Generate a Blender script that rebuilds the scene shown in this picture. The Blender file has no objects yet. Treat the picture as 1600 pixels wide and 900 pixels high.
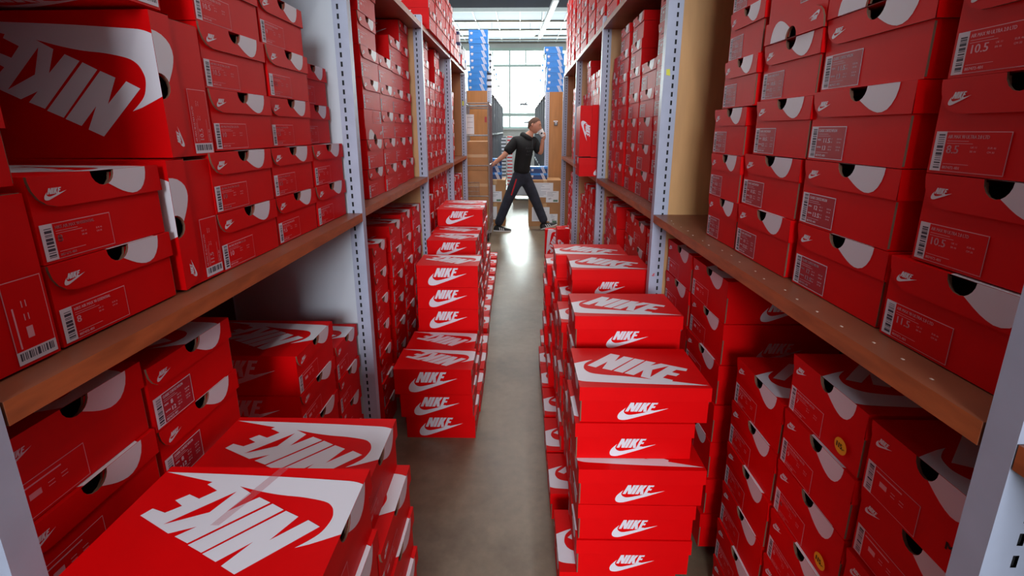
import bpy, bmesh, math, random
from mathutils import Matrix, Vector
random.seed(7)
S = bpy.context.scene
COL = S.collection
R = math.radians
# ------------------------------------------------------------------ camera
cd = bpy.data.cameras.new('camera'); cam = bpy.data.objects.new('camera', cd); COL.objects.link(cam)
cd.sensor_width = 36.0; cd.lens = 36.0*711/1600
cd.shift_y = -80/1600.0
cd.clip_start = 0.05; cd.clip_end = 200
PITCH = math.atan(166.5/711); YAW = math.atan(12*math.cos(PITCH)/711)
cam.location = (0, 0, 1.5); cam.rotation_euler = (math.pi/2-PITCH, 0, YAW)
S.camera = cam
# ------------------------------------------------------------------ world, exposure
W = bpy.data.worlds.new('world'); S.world = W; W.use_nodes = True
bg = W.node_tree.nodes['Background']; bg.inputs[0].default_value = (0.86, 0.93, 1.0, 1); bg.inputs[1].default_value = 2.6
S.view_settings.view_transform = 'Standard'; S.view_settings.look = 'None'
S.view_settings.exposure = 0.72; S.view_settings.gamma = 1.0
# ------------------------------------------------------------------ big lights
def area(name, loc, rot, sx, sy, power, col=(1, 1, 1)):
    l = bpy.data.lights.new(name, 'AREA'); l.shape = 'RECTANGLE'; l.size = sx; l.size_y = sy; l.energy = power; l.color = col
    o = bpy.data.objects.new(name, l); o.location = loc; o.rotation_euler = rot; COL.objects.link(o); return o
area('daylight_far_window', (0.0, 16.9, 2.9), (R(-90), 0, 0), 7.6, 2.7, 700, (0.93, 0.98, 1.0)).data.spread = R(120)
area('daylight_rear_window', (0.0, -5.7, 3.0), (R(77), 0, 0), 2.8, 1.6, 275, (0.86, 0.92, 1.0))
area('fill_cross_aisle', (0.0, 7.0, 4.3), (0, 0, 0), 5.0, 1.6, 110, (1.0, 1.0, .98))  # added fill light under the closed ceiling, brightens the cross aisle; no skylight
# ------------------------------------------------------------------ materials
def lin(c): return tuple(((v/255)/12.92 if v/255 <= .04045 else ((v/255+.055)/1.055)**2.4) for v in c)+(1,)
MATS = {}
def mat(name, rgb, rough=.5, metal=0, noise=0, nscale=30, spec=.5, bump=0, stretch=None, emit=0, rgb2=None, trans=0):
    m = bpy.data.materials.new(name); m.use_nodes = True; nt = m.node_tree; b = nt.nodes['Principled BSDF']
    c = lin(rgb); b.inputs['Base Color'].default_value = c
    b.inputs['Roughness'].default_value = rough; b.inputs['Metallic'].default_value = metal
    b.inputs['Specular IOR Level'].default_value = spec
    if emit: b.inputs['Emission Color'].default_value = c; b.inputs['Emission Strength'].default_value = emit
    if noise or bump or rgb2:
        tc = nt.nodes.new('ShaderNodeTexCoord'); mp = nt.nodes.new('ShaderNodeMapping'); n = nt.nodes.new('ShaderNodeTexNoise')
        if stretch: mp.inputs['Scale'].default_value = stretch
        n.inputs['Scale'].default_value = nscale; n.inputs['Detail'].default_value = 5
        nt.links.new(tc.outputs['Object'], mp.inputs[0]); nt.links.new(mp.outputs[0], n.inputs['Vector'])
        if noise or rgb2:
            r = nt.nodes.new('ShaderNodeValToRGB'); r.color_ramp.elements[0].position = .33; r.color_ramp.elements[1].position = .67
            c2 = lin(rgb2) if rgb2 else c
            r.color_ramp.elements[0].color = tuple(v*(1-noise) for v in c[:3])+(1,)
            r.color_ramp.elements[1].color = tuple(min(1, v*(1+noise)) for v in c2[:3])+(1,)
            nt.links.new(n.outputs['Fac'], r.inputs[0]); nt.links.new(r.outputs[0], b.inputs['Base Color'])
        if bump:
            bp = nt.nodes.new('ShaderNodeBump'); bp.inputs['Strength'].default_value = bump; bp.inputs['Distance'].default_value = .002
            nt.links.new(n.outputs['Fac'], bp.inputs['Height']); nt.links.new(bp.outputs[0], b.inputs['Normal'])
    MATS[name] = m; return m
mat('red_card', (222, 0, 5), .5, noise=.04, nscale=9, spec=.14)
mat('print_white', (226, 222, 230), .45)
mat('card_brown', (120, 84, 66), .8)
mat('hole_shade', (40, 14, 12), .9)
mat('label_red', (176, 12, 34), .5)
mat('label_pink', (236, 166, 176), .5)
mat('label_white', (225, 220, 230), .5)
mat('label_ink', (60, 56, 72), .6)
mat('sticker_yellow', (246, 176, 20), .5)
mat('ink_black', (15, 13, 14), .6)
mat('post_grey', (176, 183, 203), .42, metal=.0, noise=.05, nscale=14)
mat('slot_shade', (14, 14, 18), .8)
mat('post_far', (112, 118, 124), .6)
mat('galvanised', (170, 172, 176), .35, metal=.8, noise=.1, nscale=40)
mat('shelf_brown', (138, 78, 54), .4, noise=.18, nscale=6, stretch=(1, 1, 6), bump=.15)
mat('shelf_edge', (176, 92, 48), .45, noise=.22, nscale=5, stretch=(1, 2, 9), bump=.15)
mat('wood_panel', (206, 158, 104), .5, noise=.1, nscale=4, stretch=(5, 5, .6), bump=.1)
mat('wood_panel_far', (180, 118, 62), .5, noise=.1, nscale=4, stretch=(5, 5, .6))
mat('white_panel', (206, 214, 222), .45, noise=.04, nscale=3)
mat('back_board', (70, 40, 28), .8, noise=.2, nscale=5)
mat('white_chip', (225, 205, 190), .6)
mat('wall_paint', (216, 220, 220), .7, noise=.03, nscale=3)
mat('ceiling_grey', (98, 102, 108), .8, noise=.05, nscale=2)
mat('beam_paint', (150, 144, 134), .6)
mat('skylight_pane', (104, 110, 120), .8, noise=.08, nscale=1.5, emit=.5)  # opaque; its emission stands in for daylight coming through the glass
mat('frame_paint', (200, 220, 214), .5)
mat('lamp_white', (255, 253, 245), .5, emit=3.0)
mat('lamp_warm', (255, 244, 205), .5, emit=2.2)
mat('lamp_housing', (150, 152, 156), .5)
mat('kraft', (176, 128, 84), .75, noise=.08, nscale=5)
mat('kraft_tape', (196, 158, 112), .35)
mat('paper', (226, 228, 234), .6)
mat('paper_ink', (120, 124, 140), .7)
mat('paper_green', (96, 130, 110), .7)
mat('blue_card', (40, 124, 204), .45, noise=.06, nscale=6)
mat('blue_card_light', (60, 140, 208), .45)
mat('white_card', (226, 230, 236), .5)
mat('black_card', (22, 22, 26), .5)
mat('dark_blue_card', (20, 52, 110), .5)
mat('orange_card', (214, 96, 40), .5)
mat('skin', (196, 138, 112), .5, noise=.05, nscale=20)
mat('hair', (86, 56, 40), .8, noise=.25, nscale=60, bump=.5)
mat('hoodie', (9, 9, 11), .85, noise=.2, nscale=30, bump=.3)
mat('hoodie_print', (58, 60, 64), .8)
mat('denim', (36, 40, 54), .8, noise=.3, nscale=14, bump=.2)
mat('red_zip', (206, 26, 36), .5)
mat('shoe_black', (12, 12, 14), .55)
mat('shoe_white', (220, 220, 220), .5)
mat('mug_white', (232, 232, 232), .3)
mat('eye_dark', (20, 14, 12), .4)
mat('lip', (160, 88, 80), .5)
mat('green_tint', (150, 196, 178), .6)
mat('bird_grey', (150, 152, 158), .7)
mat('sign_dark', (50, 50, 54), .6)
mat('yellow_tag', (226, 226, 80), .6)
# floor: worn sealed concrete
def floor_mat():
    m = bpy.data.materials.new('sealed_concrete'); m.use_nodes = True; nt = m.node_tree; b = nt.nodes['Principled BSDF']
    tc = nt.nodes.new('ShaderNodeTexCoord')
    n1 = nt.nodes.new('ShaderNodeTexNoise'); n1.inputs['Scale'].default_value = 1.6; n1.inputs['Detail'].default_value = 8; n1.inputs['Roughness'].default_value = .65
    n2 = nt.nodes.new('ShaderNodeTexNoise'); n2.inputs['Scale'].default_value = 28; n2.inputs['Detail'].default_value = 6
    nt.links.new(tc.outputs['Object'], n1.inputs['Vector']); nt.links.new(tc.outputs['Object'], n2.inputs['Vector'])
    r = nt.nodes.new('ShaderNodeValToRGB'); r.color_ramp.elements[0].color = lin((112, 92, 72)); r.color_ramp.elements[1].color = lin((160, 142, 118))
    r.color_ramp.elements[0].position = .35; r.color_ramp.elements[1].position = .68
    mx = nt.nodes.new('ShaderNodeMix'); mx.data_type = 'RGBA'; mx.blend_type = 'MULTIPLY'; mx.inputs[0].default_value = .35
    nt.links.new(n1.outputs['Fac'], r.inputs[0]); nt.links.new(r.outputs[0], mx.inputs['A']); nt.links.new(n2.outputs['Fac'], mx.inputs['B'])
    nt.links.new(mx.outputs['Result'], b.inputs['Base Color'])
    rr = nt.nodes.new('ShaderNodeMapRange'); rr.inputs['To Min'].default_value = .27; rr.inputs['To Max'].default_value = .5
    nt.links.new(n1.outputs['Fac'], rr.inputs['Value']); nt.links.new(rr.outputs[0], b.inputs['Roughness'])
    bp = nt.nodes.new('ShaderNodeBump'); bp.inputs['Strength'].default_value = .12; bp.inputs['Distance'].default_value = .004
    nt.links.new(n2.outputs['Fac'], bp.inputs['Height']); nt.links.new(bp.outputs[0], b.inputs['Normal'])
    MATS['floor'] = m
floor_mat()
def glass_mat():
    m = bpy.data.materials.new('window_glass'); m.use_nodes = True; nt = m.node_tree
    for n in list(nt.nodes): nt.nodes.remove(n)
    o = nt.nodes.new('ShaderNodeOutputMaterial'); t = nt.nodes.new('ShaderNodeBsdfTransparent'); g = nt.nodes.new('ShaderNodeBsdfGlossy')
    g.inputs['Roughness'].default_value = .05; mx = nt.nodes.new('ShaderNodeMixShader'); mx.inputs[0].default_value = .08
    t.inputs[0].default_value = (.95, 1, .98, 1)
    nt.links.new(t.outputs[0], mx.inputs[1]); nt.links.new(g.outputs[0], mx.inputs[2]); nt.links.new(mx.outputs[0], o.inputs[0])
    MATS['glass'] = m
glass_mat()
def tape_mat():
    m = bpy.data.materials.new('clear_tape'); m.use_nodes = True; nt = m.node_tree; b = nt.nodes['Principled BSDF']
    b.inputs['Base Color'].default_value = lin((214, 120, 130)); b.inputs['Alpha'].default_value = .28; b.inputs['Roughness'].default_value = .25
    MATS['clear_tape'] = m
tape_mat()
# ------------------------------------------------------------------ mesh builder
class MB:
    def __init__(s): s.v = []; s.f = []; s.m = []; s.mats = []
    def mi(s, m):
        if m not in s.mats: s.mats.append(m)
        return s.mats.index(m)
    def poly(s, pts, m):
        i = len(s.v); s.v += [tuple(p) for p in pts]; s.f.append(tuple(range(i, i+len(pts)))); s.m.append(s.mi(m))
    def box(s, a, b, m, skip=''):
        x0, y0, z0 = a; x1, y1, z1 = b
        i = len(s.v); s.v += [(x0,y0,z0),(x1,y0,z0),(x1,y1,z0),(x0,y1,z0),(x0,y0,z1),(x1,y0,z1),(x1,y1,z1),(x0,y1,z1)]
        fs = {'b':(0,3,2,1),'t':(4,5,6,7),'f':(0,1,5,4),'r':(1,2,6,5),'k':(2,3,7,6),'l':(3,0,4,7)}
        for k, q in fs.items():
            if k not in skip: s.f.append(tuple(i+j for j in q)); s.m.append(s.mi(m))
    def tube(s, pts, r, m, n=8, cap=True):
        rings = []
        pts = [Vector(p) for p in pts]
        for k, p in enumerate(pts):
            d = (pts[min(k+1, len(pts)-1)]-pts[max(k-1, 0)]).normalized()
            a = d.orthogonal().normalized() if k == 0 else (a-d*a.dot(d)).normalized()
            b = d.cross(a); rr = r[k] if isinstance(r, (list, tuple)) else r
            i = len(s.v); s.v += [tuple(p+(a*math.cos(2*math.pi*j/n)+b*math.sin(2*math.pi*j/n))*rr) for j in range(n)]; rings.append(i)
        for q in range(len(rings)-1):
            for j in range(n):
                s.f.append((rings[q]+j, rings[q]+(j+1)%n, rings[q+1]+(j+1)%n, rings[q+1]+j)); s.m.append(s.mi(m))
        if cap:
            s.f.append(tuple(rings[0]+j for j in reversed(range(n)))); s.m.append(s.mi(m))
            s.f.append(tuple(rings[-1]+j for j in range(n))); s.m.append(s.mi(m))
    def mesh(s, name):
        me = bpy.data.meshes.new(name); me.from_pydata(s.v, [], s.f)
        for m in s.mats: me.materials.append(MATS[m])
        me.polygons.foreach_set('material_index', s.m); me.update(); return me
    def obj(s, name, parent=None):
        return link(name, s.mesh(name), parent)
def link(name, me, parent=None):
    o = bpy.data.objects.new(name, me); COL.objects.link(o)
    if parent: o.parent = parent
    return o
def tag(o, label=None, cat=None, group=None, kind=None):
    if label: o['label'] = label
    if cat: o['category'] = cat
    if group: o['group'] = group
    if kind: o['kind'] = kind
    return o
def thing(name, label, cat, loc=(0, 0, 0), group=None, mtx=None):
    o = bpy.data.objects.new(name, None); COL.objects.link(o); o.empty_display_size = .05
    if mtx is not None: o.matrix_world = mtx
    else: o.location = loc
    return tag(o, label, cat, group)
def struct(o): o['kind'] = 'structure'; return o
# text as flat mesh polygons, cached
TXT = {}
def text_polys(s):
    if s in TXT: return TXT[s]
    c = bpy.data.curves.new('t', 'FONT'); c.body = s; c.size = 1; c.resolution_u = 2
    o = bpy.data.objects.new('t', c); COL.objects.link(o)
    dg = bpy.context.evaluated_depsgraph_get(); me = o.evaluated_get(dg).to_mesh()
    vs = [(v.co.x, v.co.y) for v in me.vertices]; fs = [tuple(p.vertices) for p in me.polygons]
    o.evaluated_get(dg).to_mesh_clear(); bpy.data.objects.remove(o); bpy.data.curves.remove(c)
    w = max([v[0] for v in vs] or [1]); TXT[s] = (vs, fs, w); return TXT[s]
def put_text(mb, s, fn, m, width=None, height=1.0, u0=0, v0=0, bold=0):
    vs, fs, w = text_polys(s); sy = height/.7; sx = sy if width is None else width/w
    for k in ([0] if not bold else [-bold, 0, bold]):
        i = len(mb.v); mb.v += [fn(u0+x*sx+k, v0+y*sy) for x, y in vs]
        for f in fs: mb.f.append(tuple(i+j for j in f)); mb.m.append(mb.mi(m))
# ------------------------------------------------------------------ room shell
m = MB(); m.box((-9, -6, -.1), (9, 17.2, 0), 'floor'); struct(m.obj('floor'))
H_C = 4.4
m = MB(); m.box((-9, -6, H_C+.02), (9, 10.75, H_C+.14), 'ceiling_grey'); ce = struct(m.obj('ceiling'))
YW = 16.5
# far wall with a wide window
def wall_back():
    m = MB(); y0, y1 = YW, YW+.2
    m.box((-9, y0, 0), (9, y1, 1.56), 'wall_paint'); m.box((-9, y0, 4.22), (9, y1, 4.6), 'wall_paint')
    m.box((-9, y0, 1.56), (-3.9, y1, 4.22), 'wall_paint'); m.box((3.9, y0, 1.56), (9, y1, 4.22), 'wall_paint')
    struct(m.obj('wall_back'))
    w = MB(); ys = YW-.03; ye = YW+.1
    xs = [-3.9, -2.75, -1.6, -.35, .82, 1.16, 2.3, 3.1, 3.9]
    for x in xs: w.box((x-.028, ys, 1.56), (x+.028, ye, 4.22), 'frame_paint')
    w.box((-3.9, ys-.012, 1.56), (3.9, ye-.012, 1.62), 'frame_paint'); w.box((-3.9, ys-.012, 1.97), (3.9, ye-.012, 2.08), 'frame_paint')
    w.box((-3.9, ys-.012, 3.60), (3.9, ye-.012, 3.68), 'frame_paint'); w.box((-3.9, ys-.012, 4.12), (3.9, ye-.012, 4.22), 'frame_paint')
    for x in (-.93, .2): w.box((x-.018, ys, 3.68), (x+.018, ye, 4.12), 'frame_paint')
    wo = struct(w.obj('window_1'))
    for a, b in zip(xs[:-1], xs[1:]):
        for z0, z1 in ((1.62, 1.97), (2.08, 3.6), (3.68, 4.12)):
            g = MB(); g.box((a+.035, YW+.03, z0), (b-.035, YW+.036, z1), 'glass'); g.obj('pane', wo)
    s = MB(); s.box((-3.9, YW-.12, 1.51), (3.9, YW, 1.56), 'wall_paint'); struct(s.obj('trim_1'))
wall_back()
# side walls of the hall, with the rear wall and its window behind the viewer
m = MB(); m.box((-9.2, -6, 0), (-9, 17.2, 4.6), 'wall_paint'); struct(m.obj('wall_left'))
m = MB(); m.box((9, -6, 0), (9.2, 17.2, 4.6), 'wall_paint'); struct(m.obj('wall_right'))
m = MB(); m.box((-9, -6.2, 0), (9, -6, 1.6), 'wall_paint'); m.box((-9, -6.2, 3.6), (9, -6, 4.6), 'wall_paint')
m.box((-9, -6.2, 1.6), (-1.7, -6, 3.6), 'wall_paint'); m.box((1.7, -6.2, 1.6), (9, -6, 3.6), 'wall_paint'); struct(m.obj('wall_front'))
# glazed ceiling strip with beams and panes
def skylight():
    t = thing('skylight', 'gridded pale glass roof panels between painted beams at the far end', 'skylight', (0, 10.8, H_C))
    ys = [10.85, 12.15, 13.4, 14.5, 15.4, 16.0, 16.48]
    for k, y in enumerate(ys):
        b = MB(); b.box((-6, y-.03-10.8, -.035 if k else -.1), (6, y+.03-10.8, .06), 'beam_paint'); b.obj('beam', t)
    xs = [-4.2+.6*i for i in range(15)]
    for k in range(len(ys)-1):
        for x in xs[:-1]:
            p = MB(); p.box((x+.012, ys[k]+.05-10.8, .0), (x+.588, ys[k+1]-.06-10.8, .02), 'skylight_pane'); p.obj('pane', t)
        g = MB()
        for x in xs: g.box((x-.012, ys[k]+.04-10.8, -.02), (x+.012, ys[k+1]-.05-10.8, .03), 'lamp_housing')
        g.obj('glazing_bar', t)['kind'] = 'stuff'
    m = MB(); m.box((-9, 10.75, H_C+.1), (9, 17.2, H_C+.16), 'wall_paint'); struct(m.obj('ceiling'))
skylight()
m = MB(); m.box((-7, 10.45, 4.02), (7, 10.78, 4.42), 'ceiling_grey'); m.box((-7, 10.78, 4.02), (7, 10.82, 4.1), 'beam_paint'); struct(m.obj('ceiling'))
# ------------------------------------------------------------------ lamps
def tube_lamp(name, a, b, label, matn, power, w=.05):
    a = Vector(a); b = Vector(b); L = (b-a).length; d = (b-a).normalized()
    t = thing(name, label, 'lamp', (a+b)/2); t.rotation_euler = (0, 0, math.atan2(d.y, d.x))
    h = MB(); h.box((-L/2, -w, 0), (L/2, w, .05), matn if w > .06 else 'lamp_housing'); h.obj('housing', t)
    g = MB(); g.tube([(-L/2+.03, 0, -.02), (L/2-.03, 0, -.02)], .019, matn, 8); g.obj('tube', t)
    c = MB()
    for x in (-L*.4, L*.4): c.tube([(x, 0, .05), (x, 0, H_C-a.z-(.03 if a.y > 8 else 0))], .004, 'lamp_housing', 5)
    c.obj('hanger', t)
    l = bpy.data.lights.new(name+'_light', 'AREA'); l.shape = 'RECTANGLE'; l.size = L; l.size_y = .08; l.energy = power; l.color = (1, .98, .95)
    lo = bpy.data.objects.new('lamp_light', l); COL.objects.link(lo); lo.parent = t; lo.location = (0, 0, -.05)
    return t
tube_lamp('fluorescent_lamp', (.47, 11.3, 3.6), (.60, 8.3, 3.6), 'long white fluorescent tube lamp hanging over the far aisle', 'lamp_white', 20)
tube_lamp('fluorescent_lamp', (.62, 5.9, 3.6), (.66, 2.9, 3.6), 'fluorescent tube lamp hanging over the middle of the aisle', 'lamp_white', 14)
tube_lamp('fluorescent_lamp', (.2, 1.4, 3.6), (.22, -1.6, 3.6), 'fluorescent tube lamp hanging over the near end of the aisle', 'lamp_white', 6)
tube_lamp('fluorescent_lamp', (-.88, 13.1, 3.98), (.4, 13.1, 3.98), 'short warm lamp fixture running across in front of the window', 'lamp_warm', 8, .08)
# ------------------------------------------------------------------ racks
def post_mb(z0, z1, w, sgn, y0, x, slotm=True):
    """perforated upright: face toward -Y at y0, aisle edge at x, width w going outward (sgn)"""
    m = MB(); xa = x; xb = x+sgn*w; xc = x+sgn*w*.64; hw = .0038
    def q(u0, u1, za, zb, mt='post_grey', y=y0):
        lo, hi = min(u0, u1), max(u0, u1); m.poly([(lo, y, za), (hi, y, za), (hi, y, zb), (lo, y, zb)], mt)
    q(xa, xc-sgn*hw, z0, z1); q(xc+sgn*hw, xb, z0, z1)
    p = .033; z = z0
    while z < z1-.001:
        ze = min(z+p*.45, z1); q(xc-sgn*hw, xc+sgn*hw, z, ze)
        z += p
    lo, hi = min(xa, xb), max(xa, xb)
    m.box((lo, y0, z0), (hi, y0+.036, z1), 'post_grey', skip='f')
    q(xc-.012, xc+.012, z0, z1, 'slot_shade', y0+.004)  # near-black backing strip: shade of the hollow post painted behind the slots
    return m
def rack(side, sgn, xe, posts, zt, ztops, wp, th, panels):
    nm = {-1: 'left', 1: 'right'}[sgn]
    t = thing('shelving_rack', 'long grey perforated steel shelving rack with brown boards, %s side of aisle' % nm, 'shelving', (sgn*(abs(xe)+.2), posts[0], 0))
    ox, oy = t.location.x, t.location.y
    def off(m): m.v = [(a-ox, b-oy, c) for a, b, c in m.v]; return m
    top = ztops
    for k, y in enumerate(posts):
        off(post_mb(0, top+(.06 if k == 2 and 0 else (.05 if k == 3 else -.034)), wp, sgn, y, xe)).obj('upright_post', t)
        xb = xe+sgn*.64
        m = MB(); lo, hi = sorted((xb, xb-sgn*.05)); m.box((lo, y, 0), (hi, y+.036, top), 'post_grey'); off(m).obj('upright_post', t)
        if panels[k]:
            m = MB(); lo, hi = sorted((xe+sgn*(wp-.003), xe+sgn*.574)); m.box((lo, y+.004, .02), (hi, y+.02, top), panels[k]); off(m).obj('side_panel', t)
    for k in range(len(posts)-1):
        y0, y1 = posts[k]+.04, posts[k+1]-.002
        zz = zt[k]
        lo, hi = sorted((xe, xe+sgn*.57))
        for z, nmz in ((zz, 0), (top, 1)):
            if nmz and k == 0: z = top  # top board also over the nearest bay
            m = MB(); m.box((lo, y0, z-th), (hi, y1, z), 'shelf_brown', skip='lr' if 0 else ('l' if sgn > 0 else 'r'))
            if sgn > 0: m.poly([(lo, y1, z-th), (lo, y0, z-th), (lo, y0, z), (lo, y1, z)], 'shelf_edge')
            else: m.poly([(hi, y0, z-th), (hi, y1, z-th), (hi, y1, z), (hi, y0, z)], 'shelf_edge')
            so = off(m).obj('shelf', t)
            if not nmz and k in (1, 2) and sgn > 0:
                c = MB(); rr = random.Random(k+sgn+5); yy = y0+.1
                while yy < y1-.1:
                    xx = xe+sgn*(.018+.02*rr.random()); r = .0017
                    c.box((xx-r, yy-r*1.4, z), (xx+r, yy+r*1.4, z+.0006), 'white_chip'); yy += .055+.03*rr.random()
                so2 = off(c).obj('paint_fleck', so); so2['kind'] = 'stuff'
        m = MB(); lo, hi = sorted((xe+sgn*.575, xe+sgn*.589)); m.box((lo, y0, .01), (hi, y1, top), 'back_board'); off(m).obj('back_panel', t)
    return t
XL, XR = -.63, .575
PL = [-.87, .445, 1.79, 3.12, 4.36, 5.5]; PR = [-.98, .466, 1.93, 3.40, 4.90, 6.3]
rl = rack('left', -1, XL, PL, [1.176, 1.176, 1.19, 1.20, 1.205], 2.165, .055, .033, ['wood_panel', 'white_panel', 'white_panel', 'wood_panel', 'white_panel', 'wood_panel_far'])
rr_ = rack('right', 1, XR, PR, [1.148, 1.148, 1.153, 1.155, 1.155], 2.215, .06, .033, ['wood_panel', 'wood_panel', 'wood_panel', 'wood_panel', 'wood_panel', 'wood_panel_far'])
# tags on posts
m = MB(); m.poly([(.585, 1.9285, 1.715), (.601, 1.9285, 1.712), (.598, 1.9285, 1.738), (.584, 1.9285, 1.736)], 'yellow_tag')
o = m.obj('paper_tag', rr_); o.location = -rr_.location; o['label'] = 'torn yellow paper tag'
m = MB()
for a, b in (((0, 0), (.006, .012)), ((.004, -.002), (.009, .014)), ((-.003, .004), (.012, .002)), ((.001, .010), (.010, .009))):
    x0, z0 = .588+a[0], .872+a[1]; x1, z1 = .588+b[0], .872+b[1]
    m.tube([(x0, 1.9285, z0), (x1, 1.9285, z1)], .0009, 'red_card', 4)
o = m.obj('red_mark', rr_); o.location = -rr_.location; o['label'] = 'small red scribbled mark'
m = MB(); m.poly([(-.67, 5.498, 1.78), (-.65, 5.498, 1.78), (-.65, 5.498, 1.83), (-.67, 5.498, 1.83)], 'yellow_tag')
o = m.obj('paper_tag', rl); o.location = -rl.location; o['label'] = 'small yellow tag'
# ------------------------------------------------------------------ the shoe boxes
D_M = [(0.37,.014),(.271,.036),(.276,.042),(.25,.055),(.269,.073),(.292,.064),(.307,.077),(.287,.088),(.305,.102),(.332,.094),(.341,.108),(.27,.14),(.234,.127),(.256,.145),(.228,.156),(.143,.079),(.168,.068),(.205,.098),(.187,.06),(.216,.045),(.171,.056),(.131,.063),(.093,.067),(.053,.075),(.037,.084),(.029,.096),(.026,.111),(.032,.133),(.045,.148),(.061,.161),(.042,.155),(.023,.147),(0,.137),(0,.037),(.019,.031),(.055,.028),(.152,.022),(.27,.017)]
D_W = [(.29,.124),(.232,.1),(.214,.057)]
D_N = [(.063,.112),(.039,.124),(.126,.203),(.153,.191),(.129,.152),(.165,.185),(.193,.173),(.108,.095),(.082,.106),(.106,.149)]
D_I = [(.138,.081),(.113,.093),(.196,.171),(.225,.159)]
def nl(pts): return [((x-182)/1218, (642-y)/1218) for x, y in pts]
G_N = nl([(480,115),(565,115),(560,240),(615,115),(680,115),(560,385),(485,385),(490,255),(430,385),(355,385)])
G_I = nl([(690,115),(765,115),(645,385),(570,385)])
G_K = nl([(790,115),(865,115),(825,205),(885,115),(960,115),(868,235),(868,392),(790,388),(790,290),(745,385),(665,385)])
G_E = nl([(370,270),(240,400),(190,490),(182,560),(215,620),(300,642),(420,628),(620,562),(1000,430),(1400,275),(1050,352),(1030,345),(962,340),(990,268),(1058,268),(1080,218),(1018,215),(1040,162),(1110,162),(1135,115),(985,115),(870,395),(750,430),(520,482),(420,480),(350,440),(325,380),(345,320)])
def logo(mb, fn, u0, v0, w, h=None, m='print_white'):
    sv = (h/.433) if h else w
    for g in (G_E, G_N, G_I, G_K): mb.poly([fn(u0+u*w, v0+v*sv) for u, v in g], m)
def hole_arc(n=8): return [(math.cos(math.pi-math.pi*i/n), math.sin(math.pi*i/n)) for i in range(n+1)]
def smooth(pts, rngs, n=4):
    out = []; N = len(pts)
    for i in range(N):
        p1, p2 = pts[i], pts[(i+1) % N]; out.append(p1)
        if any(a <= i < b for a, b in rngs):
            first = any(i == a for a, b in rngs); last = any(i == b-1 for a, b in rngs)
            p0 = p1 if first else pts[i-1]; p3 = p2 if last else pts[(i+2) % N]
            for k in range(1, n):
                t = k/n
                out.append(tuple(.5*(2*p1[c]+(p2[c]-p0[c])*t+(2*p0[c]-5*p1[c]+4*p2[c]-p3[c])*t*t+(3*p1[c]-p0[c]-3*p2[c]+p3[c])*t**3) for c in (0, 1)))
    return out
D_M = smooth(D_M, [(19, 29), (33, 37)]); G_E = smooth(G_E, [(0, 7), (22, 27)], 3)
BCACHE = {}
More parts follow.
